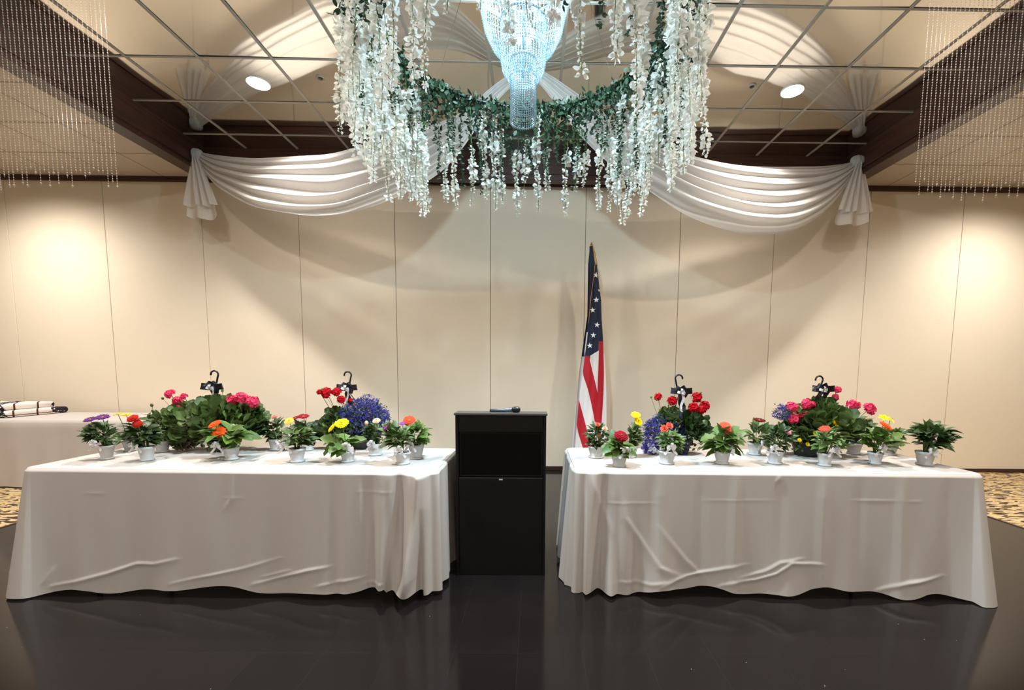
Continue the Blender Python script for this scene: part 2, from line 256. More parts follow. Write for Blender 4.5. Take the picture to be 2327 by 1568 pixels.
# name, pot x,y, rim z, rim r, foliage (x0,x1,z0,z1), leaf kind, leaf length, leaf count, flowers, bow
PLANTS=[
 ('purple_daisy',-2.748,2.780,0.848,0.041,(-0.138,0.058,0.847,0.996),'dark',0.05,70,[(-0.058, 1.016, 'daisy', 0.036, 'purple', (0, 0.5)), (0.02, 1.031, 'daisy', 0.04, 'purple', (0.1, 0.6))],(-0.017, 0.87)),
 ('yellow_daisy',-2.850,3.050,0.835,0.040,(-0.137,0.061,0.798,0.905),'grey',0.05,40,[(-0.037, 1.021, 'daisy', 0.03, 'gold', (-0.1, 0.9)), (0.02, 1.018, 'daisy', 0.032, 'gold', (0.1, 0.9))],None),
 ('red_zinnia',-2.466,2.749,0.848,0.043,(-0.128,0.093,0.843,1.008),'dark',0.062,60,[(-0.045, 1.031, 'zinnia', 0.034, 'scarlet', (0, 0.4)), (-0.02, 0.997, 'zinnia', 0.028, 'scarlet', (0.2, 0.1))],(-0.019, 0.866)),
 ('budded_plant',-2.603,3.026,0.841,0.046,(-0.122,0.086,0.828,1.034),'mid',0.055,60,[(-0.044, 1.086, 'bud', 0.01, 'green', (0, 1)), (-0.12, 0.991, 'zinnia', 0.02, 'scarlet', (-0.3, 0.5))],None),
 ('orange_gerbera',-1.959,2.789,0.843,0.047,(-0.197,0.141,0.827,0.984),'broad',0.1,24,[(-0.073, 0.992, 'gerbera', 0.042, 'orange', (-0.2, 0.6)), (-0.048, 0.941, 'gerbera', 0.042, 'orange', (0.1, 0.2))],(-0.045, 0.859)),
 ('pink_zinnia',-1.864,3.130,0.841,0.057,(-0.132,0.088,0.822,0.991),'dark',0.055,50,[(0.006, 1.004, 'zinnia', 0.024, 'dustpink', (0, 0.5))],(0.068, 0.824)),
 ('crimson_zinnia',-1.646,3.120,0.841,0.050,(-0.116,0.067,0.815,0.977),'dark',0.05,40,[(-0.056, 0.993, 'daisy', 0.036, 'crimson', (-0.2, 0.6)), (0.001, 1.006, 'daisy', 0.04, 'crimson', (0.1, 0.6))],None),
 ('yellow_daisy',-1.507,2.737,0.845,0.049,(-0.110,0.110,0.846,0.994),'mid',0.065,50,[(-0.025, 1.022, 'gerbera', 0.03, 'yelloworange', (0, 0.4))],(-0.039, 0.871)),
 ('yellow_gerbera',-1.189,2.745,0.831,0.046,(-0.155,0.103,0.812,0.941),'broad',0.095,20,[(-0.019, 1.009, 'gerbera', 0.046, 'yellow', (0, 0.5)), (-0.083, 0.978, 'gerbera', 0.034, 'yellow', (-0.6, 0.4))],(0.021, 0.869)),
 ('peach_flower',-1.094,2.966,0.840,0.054,(-0.084,0.061,0.824,0.978),'dark',0.042,60,[(0.023, 1.0, 'zinnia', 0.028, 'peach', (0, 0.5)), (-0.052, 0.979, 'bud', 0.014, 'peach', (0, 0.5))],(0.002, 0.848)),
 ('violet_daisy',-0.822,2.693,0.835,0.050,(-0.141,0.057,0.847,1.015),'mid',0.06,60,[(-0.085, 0.999, 'daisy', 0.034, 'violet', (-0.4, 0.2)), (0.011, 1.016, 'daisy', 0.022, 'violet', (0, 0.5))],(-0.002, 0.859)),
 ('red_gerbera',-0.784,2.862,0.852,0.051,(-0.119,0.114,0.851,0.994),'broad',0.085,26,[(-0.034, 1.018, 'gerbera', 0.042, 'vermilion', (0.1, 0.45))],(-0.023, 0.862)),
 ('peach_rose',0.429,2.924,0.839,0.057,(-0.088,0.113,0.811,1.001),'dark',0.04,110,[(0.049, 0.959, 'rose', 0.02, 'peach', (0, 0.5)), (0.0, 0.986, 'rose', 0.018, 'coral', (0, 0.5))],None),
 ('crimson_gerbera',0.536,2.668,0.841,0.051,(-0.091,0.103,0.796,0.951),'broad',0.08,24,[(0.002, 0.952, 'zinnia', 0.046, 'crimsonpink', (0.1, 0.35))],(0.027, 0.867)),
 ('yellow_gerbera',0.663,2.945,0.840,0.053,(-0.034,0.089,0.821,0.993),'mid',0.045,50,[(0.027, 1.055, 'gerbera', 0.034, 'yellow', (0, 0.6)), (0.046, 1.01, 'gerbera', 0.036, 'yellow', (0.3, 0.2))],None),
 ('coral_pansy',0.861,2.749,0.843,0.054,(-0.066,0.109,0.836,0.974),'light',0.045,80,[(-0.031, 0.986, 'rose', 0.026, 'coral', (-0.2, 0.2)), (-0.001, 1.006, 'rose', 0.024, 'coral', (0.2, 0.3))],(0.002, 0.876)),
 ('coral_gerbera',1.223,2.758,0.841,0.050,(-0.141,0.142,0.824,1.013),'broad',0.095,30,[(-0.002, 1.008, 'gerbera', 0.04, 'coralred', (0, 0.5)), (0.019, 0.979, 'gerbera', 0.038, 'coralred', (0.1, 0.2))],(0.005, 0.871)),
 ('dark_red_gerbera',1.592,3.062,0.846,0.051,(-0.095,0.132,0.818,0.985),'mid',0.075,30,[(0.005, 1.008, 'daisy', 0.044, 'darkred', (0, 0.9))],(0.028, 0.855)),
 ('pale_pink_flower',1.574,2.768,0.841,0.050,(-0.086,0.123,0.842,1.011),'dark',0.05,60,[(0.059, 0.969, 'zinnia', 0.022, 'pink', (0, 0.4))],(-0.049, 0.871)),
 ('red_daisy',1.864,2.713,0.842,0.044,(-0.093,0.133,0.832,1.004),'light',0.06,46,[(-0.035, 0.998, 'daisy', 0.036, 'brick', (-0.4, 0.6)), (0.052, 0.962, 'daisy', 0.034, 'brick', (0.5, 0.3))],(0.021, 0.872)),
 ('leafy_plant',2.351,3.116,0.839,0.052,(-0.036,0.149,0.826,1.035),'mid',0.065,46,[],None),
 ('orange_gerbera',2.237,2.772,0.836,0.043,(-0.106,0.156,0.828,0.998),'broad',0.08,30,[(0.028, 1.013, 'gerbera', 0.044, 'orange', (0.3, 0.6))],(-0.007, 0.869)),
 ('yellow_lily',2.602,3.092,0.835,0.045,(-0.077,0.098,0.812,0.969),'light',0.055,44,[(-0.092, 1.027, 'lily', 0.04, 'yellow', (-0.1, 0.6)), (-0.043, 1.014, 'lily', 0.038, 'yellow', (0.4, 0.5))],None),
 ('green_plant',2.551,2.755,0.847,0.053,(-0.097,0.169,0.851,1.043),'dark',0.07,90,[],(-0.023, 0.863)),
]
BASKETS=[
 {'x': -2.233, 'y': 3.104, 'rim': 0.831, 'r': 0.099, 'hook': (-2.268, 1.326), 'bow': (-2.275, 1.21), 'leaf': [(-2.607, -2.397, 0.876, 1.09), (-2.506, -1.927, 0.829, 1.135), (-2.193, -1.923, 0.831, 1.087), (-2.589, -2.342, 0.765, 0.958)], 'blue': [], 'trail': [(-2.58, -2.401, 0.749, 0.91, 'purpleleaf')], 'ger': [(-2.563, 1.161, 0.032, 'rose'), (-2.52, 1.111, 0.03, 'rose'), (-2.443, 1.146, 0.024, 'rose'), (-2.201, 1.079, 0.046, 'rose'), (-2.099, 1.124, 0.036, 'rose'), (-2.036, 1.14, 0.04, 'rose'), (-1.959, 1.112, 0.04, 'rose'), (-2.498, 1.067, 0.02, 'rose')], 'bud': [(-2.627, 1.129), (-2.205, 1.186), (-1.988, 1.039)]},
 {'x': -1.27, 'y': 3.234, 'rim': 0.865, 'r': 0.113, 'hook': (-1.383, 1.326), 'bow': (-1.387, 1.205), 'leaf': [(-1.57, -1.359, 0.813, 1.064), (-1.547, -1.262, 0.814, 1.015), (-1.679, -1.46, 0.796, 0.947)], 'blue': [(-1.448, -1.063, 0.814, 1.132), (-1.329, -1.127, 0.948, 1.164), (-1.265, -1.07, 0.882, 1.083)], 'trail': [(-1.69, -1.613, 0.763, 0.813, 'redwhite')], 'ger': [(-1.518, 1.168, 0.04, 'red'), (-1.433, 1.178, 0.032, 'red'), (-1.403, 1.12, 0.03, 'red'), (-1.56, 1.177, 0.02, 'red'), (-1.357, 1.113, 0.018, 'red')], 'bud': [(-1.566, 1.194), (-1.155, 1.115)]},
 {'x': 1.045, 'y': 3.096, 'rim': 0.854, 'r': 0.1, 'hook': (1.036, 1.325), 'bow': (1.04, 1.205), 'leaf': [(1.011, 1.259, 0.854, 1.064), (0.881, 1.099, 0.917, 1.079), (1.109, 1.278, 0.822, 0.984)], 'blue': [(0.788, 1.036, 0.82, 1.046), (0.958, 1.051, 0.998, 1.072), (0.775, 0.91, 0.739, 1.014), (1.033, 1.102, 0.692, 0.983)], 'trail': [(0.775, 0.9, 0.739, 0.837, 'pansy')], 'ger': [(0.883, 1.166, 0.028, 'red'), (0.982, 1.138, 0.034, 'red'), (1.15, 1.165, 0.036, 'red'), (1.124, 1.095, 0.036, 'red'), (1.206, 1.105, 0.036, 'red'), (1.178, 1.079, 0.03, 'red')], 'bud': [(0.835, 1.166), (1.189, 1.2)]},
 {'x': 1.963, 'y': 3.047, 'rim': 0.862, 'r': 0.109, 'hook': (2.016, 1.325), 'bow': (2.022, 1.231), 'leaf': [(1.803, 2.291, 0.829, 1.124), (1.756, 1.999, 0.829, 0.995), (2.105, 2.312, 0.831, 1.045), (1.936, 2.147, 0.995, 1.154)], 'blue': [(1.682, 1.802, 1.009, 1.126)], 'trail': [], 'ger': [(1.787, 1.11, 0.036, 'rose'), (1.905, 1.13, 0.038, 'rose'), (1.808, 1.026, 0.036, 'rose'), (1.892, 1.048, 0.036, 'rose'), (2.228, 1.123, 0.042, 'rose'), (2.34, 1.099, 0.04, 'rose'), (2.132, 1.229, 0.024, 'rose'), (2.123, 1.176, 0.024, 'rose'), (1.959, 1.127, 0.02, 'rose')], 'bud': [(2.085, 1.135)]},
]
CALI=[(1.807, 0.891), (1.865, 0.862), (2.007, 0.967), (2.056, 0.991), (1.911, 0.937), (2.033, 1.015)]
RIDGE_L=[([(-2.842, 0.064), (-2.687, 0.094), (-2.504, 0.143), (-2.334, 0.2), (-2.232, 0.2), (-2.089, 0.235)], 0.012, 0.008), ([(-2.88, 0.072), (-2.814, 0.179)], 0.008, 0.008), ([(-2.137, 0.085), (-1.942, 0.129), (-1.722, 0.175), (-1.475, 0.248)], 0.007, 0.007), ([(-1.649, 0.086), (-1.454, 0.138), (-1.323, 0.176), (-1.181, 0.203)], 0.012, 0.008), ([(-1.596, 0.13), (-1.413, 0.173)], 0.006, 0.007), ([(-1.275, 0.082), (-1.119, 0.115), (-0.976, 0.139)], 0.008, 0.008), ([(-0.99, 0.096), (-0.826, 0.118)], 0.006, 0.008), ([(-1.0, 0.688), (-0.999, 0.531), (-0.994, 0.158)], 0.007, 0.01), ([(-1.814, 0.6), (-1.687, 0.601)], 0.003, 0.006), ([(-1.802, 0.527), (-1.758, 0.593), (-1.751, 0.723)], 0.005, 0.007), ([(-1.026, 0.646), (-0.803, 0.645)], 0.004, 0.006), ([(-2.617, 0.62), (-2.479, 0.62)], 0.003, 0.006), ([(-3.045, 0.125), (-2.981, 0.16)], 0.006, 0.01)]
TAIL_L=[(-0.656, 0.729), (-0.664, 0.559), (-0.688, 0.347), (-0.717, 0.159), (-0.763, 0.051), (-0.803, 0.002)]
RIDGE_R=[([(0.496, 0.095), (0.706, 0.082), (0.916, 0.118)], 0.006, 0.01), ([(0.759, 0.068), (0.915, 0.132), (1.072, 0.165), (1.28, 0.206)], 0.01, 0.009), ([(1.128, 0.078), (1.338, 0.116), (1.454, 0.16), (1.543, 0.221), (1.728, 0.213)], 0.014, 0.009), ([(1.232, 0.116), (1.388, 0.166), (1.477, 0.22), (1.607, 0.248)], 0.01, 0.009), ([(2.058, 0.05), (2.188, 0.1), (2.345, 0.128), (2.45, 0.153)], 0.011, 0.009), ([(2.213, 0.113), (2.319, 0.128)], 0.006, 0.008), ([(0.355, 0.569), (0.743, 0.571)], 0.004, 0.006), ([(1.001, 0.591), (1.443, 0.596)], 0.003, 0.006), ([(1.885, 0.6), (2.173, 0.602)], 0.005, 0.006), ([(2.2, 0.597), (2.304, 0.6)], 0.004, 0.006), ([(1.437, 0.701), (1.46, 0.741)], 0.007, 0.008), ([(0.506, 0.735), (0.551, 0.485), (0.755, 0.191), (0.916, 0.115)], 0.008, 0.014), ([(0.748, 0.433), (0.911, 0.232), (1.048, 0.105)], 0.006, 0.014), ([(0.339, 0.734), (0.421, 0.538), (0.476, 0.378)], 0.01, 0.014)]
CREASE_R=[0.488, 0.519, 0.75, 1.0, 1.203, 1.473, 1.721, 1.937, 2.186, 2.45]
BACK_STRANDS=[(2.266, 2.969, 2.516), (2.173, 2.972, 2.493), (2.043, 2.955, 2.526), (1.929, 3.267, 2.571), (1.843, 3.316, 2.514), (1.78, 3.125, 2.561), (1.645, 2.98, 2.497), (1.579, 3.077, 2.649), (1.474, 3.254, 2.539), (1.4, 3.002, 2.689), (1.223, 2.949, 2.483), (1.134, 2.972, 2.653), (1.07, 2.96, 2.685), (0.927, 2.997, 2.509), (0.844, 3.009, 2.471), (0.776, 3.273, 2.667), (0.617, 3.063, 2.526), (0.524, 3.17, 2.65)]

# ------------------------------------------------------------------ room
XL, XR, YF = -9.2, 9.2, -7.0
b = MB(); tx0, tx1 = -4.44, 4.30
b.k = 0; b.fc(*[b.vt(q) for q in ((tx0, YF, 0), (tx1, YF, 0), (tx1, WY, 0), (tx0, WY, 0))])
b.k = 1
b.fc(*[b.vt(q) for q in ((XL, YF, .004), (tx0, YF, .004), (tx0, WY, .004), (XL, WY, .004))])
b.fc(*[b.vt(q) for q in ((tx1, YF, .004), (XR, YF, .004), (XR, WY, .004), (tx1, WY, .004))])
b.k = 2; b.box((tx0-.012, YF, 0), (tx0+.004, WY, .006)); b.box((tx1-.004, YF, 0), (tx1+.012, WY, .006))
struct(b.obj('floor', [m_floor, m_carpet, m_seam]))

b = MB(); b.k = 1; b.box((XL, WY+.012, 0), (XR, WY+.10, 4.2)); b.k = 0
x = -.57502-1.22*8
while x < XR:
    b.box((x+.0028, WY, .0), (x+1.22-.0028, WY+.02, HO)); x += 1.22
wb = struct(b.obj('wall_back', [m_wall, m_seam])); bevel(wb, .003, 1)
for nm, a, c in (('wall_left', (XL-.1, YF, 0), (XL, WY, 4.2)), ('wall_right', (XR, YF, 0), (XR+.1, WY, 4.2)), ('wall_front', (XL, YF-.1, 0), (XR, YF, 4.2))):
    b = MB(); b.box(a, c); struct(b.obj(nm, m_wall))
b = MB(); b.box((XL, WY-.014, 0), (XR, WY, .055)); struct(bevel(b.obj('baseboard_back', m_wood)))
b = MB(); b.box((XL, WY-.03, 3.662), (XR, WY, HO)); b.box((XL, WY-.022, 3.655), (XR, WY, 3.665)); struct(bevel(b.obj('trim_1', m_wood)))

BX0, BX1, BY1, BY0, BZ = -3.93, 3.75, 5.42, -5.5, 3.62
def beam(nm, a, c):
    b = MB(); b.box(a, c); o = struct(bevel(b.obj(nm, m_wood), .006)); return o
beam('trim_2', (BX0-.17, BY0, BZ), (BX0, BY1+.13, 3.98))
beam('trim_3', (BX1, BY0, BZ), (BX1+.17, BY1+.13, 3.98))
beam('trim_4', (BX0, BY1, BZ), (BX1, BY1+.13, 3.98))
beam('trim_5', (BX0, BY0-.15, BZ), (BX1, BY0, 3.98))
# slim mouldings along the beam faces
b = MB(); b.box((BX0, BY1-.016, BZ+.055), (BX1, BY1, BZ+.075)); b.box((BX0, BY0, BZ+.055), (BX0+.016, BY1, BZ+.075)); b.box((BX1-.016, BY0, BZ+.055), (BX1, BY1, BZ+.075))
struct(b.obj('trim_6', m_wood))

# ceilings: recessed mirror panels in a grid, matt tiles outside the beams
b = MB(); T = .6096; TX, TY = -.39329, 3.89791
xs = [BX0]+[TX+T*k for k in range(-20, 20) if BX0+.02 < TX+T*k < BX1-.02]+[BX1]
ys = [BY0]+[TY+T*k for k in range(-20, 20) if BY0+.02 < TY+T*k < BY1-.02]+[BY1]
def panel(x0, x1, y0, y1, z):
    ax, ay = R.gauss(0, .0035), R.gauss(0, .0035); cx, cy = (x0+x1)/2, (y0+y1)/2; sg = R.uniform(.0006, .003); n = 8
    ph = R.uniform(0, 6); P = []
    for i in range(n+1):
        row = []
        for j in range(n+1):
            u, v = i/n, j/n; xx, yy = lerp(x0, x1, u), lerp(y0, y1, v)
            zz = z+ax*(xx-cx)+ay*(yy-cy)-sg*sin(PI*u)*sin(PI*v)+.0004*sin(u*5+ph)*sin(v*4+ph)
            row.append((xx, yy, zz))
        P.append(row)
    b.grid(P)
b.k = 0
for i in range(len(xs)-1):
    for j in range(len(ys)-1): panel(xs[i], xs[i+1], ys[j], ys[j+1], HR)
b.k = 1
for x in xs[1:-1]: b.box((x-.012, BY0, HR-.006), (x+.012, BY1, HR-.001))
for y in ys[1:-1]: b.box((BX0, y-.010, HR-.0055), (BX1, y+.010, HR-.0015))
b.k = 1; b.box((BX0-.05, BY0-.05, HR+.02), (BX1+.05, BY1+.05, HR+.04))
ceil = struct(b.obj('ceiling', [m_mirror, m_grid]))
for p_ in ceil.data.polygons:
    if p_.material_index == 0: p_.use_smooth = True
b = MB(); b.k = 0
for x0, x1, y0, y1 in ((XL, BX0-.1, YF, WY+.02), (BX1+.1, XR, YF, WY+.02), (BX0-.1, BX1+.1, BY1+.1, WY+.02), (BX0-.1, BX1+.1, YF, BY0-.1)):
    b.box((x0, y0, HO), (x1, y1, HO+.03))
b.k = 1
for k in range(-16, 16):
    x = TX+T*k
    if x < BX0-.2 or x > BX1+.2:
        if XL < x < XR: b.box((x-.006, YF, HO-.0015), (x+.006, WY, HO))
    y = TY+T*k
    if YF < y < WY: b.box((XL, y-.006, HO-.0018), (BX0-.17, y+.006, HO)); b.box((BX1+.17, y-.006, HO-.0018), (XR, y+.006, HO))
m_line = mat('tile_joint', rgb(150, 136, 120), .6)
struct(b.obj('ceiling', [m_tile, m_line]))

# recessed ceiling lights in the mirror ceiling
m_glow = mat('lamp_lens', (1, 1, 1), .5, emit=(1, .93, .8), es=60)
for x, y, lb in ((-2.535, 4.215, 'glowing round downlight in the mirrored ceiling, left of the chandelier'), (2.36, 4.205, 'glowing round downlight in the mirrored ceiling, right of the chandelier')):
    t = thing('recessed_light', lb, 'ceiling light', (x, y, HR), 0)
    b = MB(); b.lathe([(.075, -.004), (.095, -.012), (.1, -.006), (.1, -.001)], 32, cap0=False); b.obj('trim_ring', mat('white_enamel', rgb(240, 238, 232), .4), t, True)
    b = MB(); b.lathe([(.092, -.0125), (.06, -.016), (.01, -.018)], 28, cap0=False, cap1=True); b.obj('lamp_lens', m_glow, t, True)
    lamp('SPOT', 'recessed_light_lamp', (0, 0, -.03), 350, WARM, .07, None, t, 128, .75)
for x, y, lb in ((-1.931, 4.132, 'small round dark ceiling fitting beside the left downlight'), (1.959, 4.152, 'small round dark ceiling fitting beside the right downlight')):
    t = thing('ceiling_sprinkler', lb, 'sprinkler', (x, y, HR))
    b = MB(); b.lathe([(.02, -.006), (.026, -.012), (.034, -.01), (.038, -.004), (.038, 0)], 24, cap0=False); b.obj('trim_ring', m_grid, t, True)
    b = MB(); b.lathe([(.021, -.009), (.012, -.016), (.003, -.018)], 16, cap0=False, cap1=True); b.obj('cover', m_plastic, t, True)

# ------------------------------------------------------------------ tables
def cap_rect(x0, x1, y0, y1, r, step):
    # outline, counter-clockwise from the front-left, as (x, y, nx, ny, side, along)
    out = []
    def seg(ax, ay, bx, by, nx, ny, sd):
        n = max(1, int(math.hypot(bx-ax, by-ay)/step))
        for k in range(n): out.append((lerp(ax, bx, k/n), lerp(ay, by, k/n), nx, ny, sd))
    def arc(cx, cy, a0, sd):
        n = 14
        for k in range(n):
            a = a0+PI/2*k/n; out.append((cx+r*cos(a), cy+r*sin(a), cos(a), sin(a), sd))
    seg(x0+r, y0, x1-r, y0, 0, -1, 'f'); arc(x1-r, y0+r, -PI/2, 'c')
    seg(x1, y0+r, x1, y1-r, 1, 0, 'r'); arc(x1-r, y1-r, 0, 'c')
    seg(x1-r, y1, x0+r, y1, 0, 1, 'b'); arc(x0+r, y1-r, PI/2, 'c')
    seg(x0, y1-r, x0, y0+r, -1, 0, 'l'); arc(x0+r, y0+r, PI, 'c')
    return out
def dist_poly(pts, x, z):
    best = 9; sg = 1; s_ = 0; n = len(pts)-1
    for k, ((ax, az), (bx, bz)) in enumerate(zip(pts, pts[1:])):
        dx, dz = bx-ax, bz-az; t = max(0, min(1, ((x-ax)*dx+(z-az)*dz)/(dx*dx+dz*dz+1e-9)))
        e = math.hypot(x-ax-dx*t, z-az-dz*t)
        if e < best: best = e; s_ = (k+t)/n; sg = 1 if dx*(z-az)-dz*(x-ax) > 0 else -1
    return best, sg, s_
def cloth(name, x0, x1, y0, y1, zt, tilt, fold, hem, ridges=(), step=.009, rows=110, m_=None, fine=.012):
    cx = (x0+x1)/2; rim = cap_rect(x0, x1, y0, y1, .07, step); b = MB(); grid = []
    n = len(rim); tr = tan_ = math.tan(tilt)
    for t_ in range(rows+1):
        t = t_/rows; row = []
        for i, (x, y, nx, ny, sd) in enumerate(rim):
            hz = hem(x, y, sd); z = lerp(zt, hz, t)
            rnd = .010*min(1, t*rows/2.0)
            o = rnd+fold(x, y, sd, t, i/n)
            if sd == 'f' or (sd == 'c' and ny < -.3):
                for pts, am, wd in ridges:
                    if min(q[0] for q in pts)-.05 < x < max(q[0] for q in pts)+.05 and min(q[1] for q in pts)-.05 < z < max(q[1] for q in pts)+.05:
                        e, sg, s_ = dist_poly(pts, x, z); e /= (wd*.6 if wd < .02 else wd)
                        if wd < .02:
                            if sg < 0: e *= .36
                            if e < 3.5: o += am*.8*math.exp(-e*e*.7)*max(0, sin(PI*(.04+.92*s_)))**.7
                        elif e < 3.5: o += am*math.exp(-e*e*.7)
            if t_ == 0: z = zt; o = 0
            px_, py_ = x+nx*o, y+ny*o
            row.append((px_, py_+(px_-cx)*tr, z-(.004 if t_ == 1 else 0)))
        grid.append(row)
    base = b.grid(grid, True)
    ins = [b.vt((x-nx*.006, y-ny*.006+(x-nx*.006-cx)*tr, zt+.0003)) for x, y, nx, ny, sd in rim]
    for i in range(n): b.fc(base+(i+1) % n, base+i, ins[i], ins[(i+1) % n])
    b.fc(*ins)
    o = b.obj(name, m_ or m_white, None, True); o.data.polygons[len(o.data.polygons)-1].use_smooth = False
    return o
def folding_table(label, x0, x1, y0, y1, zt, tilt):
    cx, cy = (x0+x1)/2, (y0+y1)/2
    t = thing('folding_table', label, 'table', (cx, cy, 0), math.atan(tilt))
    a, c = (x1-x0)/2-.03, (y1-y0)/2-.03
    b = MB(); b.box((-a, -c, zt-.045), (a, c, zt-.004)); bevel(b.obj('tabletop', m_slab, t), .02)
    for sx in (-1, 1):
        for sy in (-1, 1):
            b = MB(); b.tube([(sx*(a-.25), sy*(c-.1), .012), (sx*(a-.25), sy*(c-.1), zt-.045)], .014, 8)
            b.lathe([(.018, .0), (.018, .03)], 10, (sx*(a-.25), sy*(c-.1)), cap1=True); b.obj('leg', m_plastic, t, True)
    return t
TZ = .757; TILT = math.radians(-1.2)

def fold_L(x, y, sd, t, i):
    o = 0; k = t**.8
    if sd == 'f':
        o += t*.02+.006*t*sin(x*9)+.004*t*sin(x*23+1)+.006*t**3*sin(x*14)
        g = max(0, min(1, (x+1.35)/.35)); o += g*k*.012*(sin(x*34)+.4*sin(x*61))
        c = max(0, min(1, (x+.95)/.12)); o += c*(t**.45)*.038*(sin((x+.58)*40+1.5*t)+.35*sin((x+.58)*73-t)+.3)
        l = max(0, min(1, (-2.72-x)/.25)); o += l*t*.05
    elif sd == 'c':
        if x > -1: o += .002*t+.018*(t**.5)*sin(i*420)
        else: o += .10*t+.02*t*sin(i*300)
    elif sd == 'r': o += .012*t+.010*(t**.6)*(sin(y*26)+.5*sin(y*49+2))
    elif sd == 'l': o += .09*t+.02*(t**.7)*sin(y*16)
    else: o += .03*t+.01*t*sin(x*12)
    return o
def hem_L(x, y, sd):
    if sd == 'f':
        h = .045+.020*sin(x*6.1+.5)+.010*sin(x*13)
        if x > -.86: h = .05
        if x < -2.6: h = lerp(h, .004, min(1, (-2.6-x)/.35))
        return max(.004, h)
    if sd == 'c': return .012 if x < -1 else .03
    if sd == 'r': return .03+.008*sin(y*20)
    return .03
def fold_R(x, y, sd, t, i):
    o = 0; k = t**.8
    if sd == 'f':
        for n_, c in enumerate(CREASE_R):
            e = abs(x-c)
            if e < .05: o += .0075*(1-e/.05)*(min(1, t*5))*(1 if n_ % 2 == 0 else -.55)
        o += t*.03+.008*t**2*sin(x*8+2)+.010*t**3*sin(x*17+1)
        g = max(0, min(1, (.95-x)/.45)); o += g*k*.02*(sin(x*24+2*t)+.5*sin(x*51-2.5*t))
        c = max(0, min(1, (.52-x)/.12)); o += c*(t**.5)*.034*(sin(x*40+1.2*t)+.3*sin(x*71))
        o += max(0, min(1, (x-2.5)/.18))*t*.04
    elif sd == 'c':
        if x < 1: o += .012*t+.018*(t**.5)*sin(i*420)
        else: o += .10*t+.02*t*sin(i*260)
    elif sd == 'l': o += .04*t+.020*(t**.6)*(sin(y*24)+.4*sin(y*47))
    elif sd == 'r': o += .07*t+.02*t*sin(y*18)
    else: o += .03*t
    return o
def hem_R(x, y, sd):
    if sd == 'f':
        h = .040+.022*sin(x*7.6+.4)+.010*sin(x*19)
        if x > 2.35: h = lerp(h, .002, min(1, (x-2.35)/.3))
        if x < .5: h = .02
        return max(.003, h)
    if sd == 'c': return .003
    if sd == 'l': return .02+.015*sin(y*9)
    return .02
folding_table('folding banquet table under the white cloth left of the black podium', -3.0, -.57, 2.495, 3.26, TZ, TILT)
folding_table('folding banquet table under the white cloth right of the black podium', .245, 2.685, 2.515, 3.27, TZ, TILT)
RIDGE_R = [(p_, am*(.45 if wd <= .006 else 1), wd) for p_, am, wd in RIDGE_R]
RL = [([tuple(q) for q in pts], am*(.45 if wd <= .006 else 1), wd) for pts, am, wd in RIDGE_L]+[([tuple(q) for q in TAIL_L], .055, .026)]
tag(cloth('tablecloth', -3.0, -.57, 2.495, 3.26, TZ, TILT, fold_L, hem_L, RL), 'long white tablecloth hanging to the floor, left of the podium', 'tablecloth')
tag(cloth('tablecloth', .245, 2.685, 2.515, 3.27, TZ, TILT, fold_R, hem_R, RIDGE_R), 'long white creased tablecloth hanging to the floor, right of the podium', 'tablecloth')
# loose corner of the left cloth lying on the floor, and the bunched corner of the right cloth
# table against the back wall
folding_table('folding table against the back wall under a white cloth', -7.0, -3.99, 4.75, 5.6, .752, 0)
def fold_B(x, y, sd, t, i): return .02*t+.014*(t**.6)*(sin(x*9+2*sin(x*3))+.5*sin(x*21)) if sd == 'f' else .03*t+.01*t*sin(y*20)
tag(cloth('tablecloth', -7.0, -3.99, 4.75, 5.6, .752, 0, fold_B, lambda x, y, sd: .02, (), .03, 24), 'white tablecloth on the table against the back wall, at left', 'tablecloth')
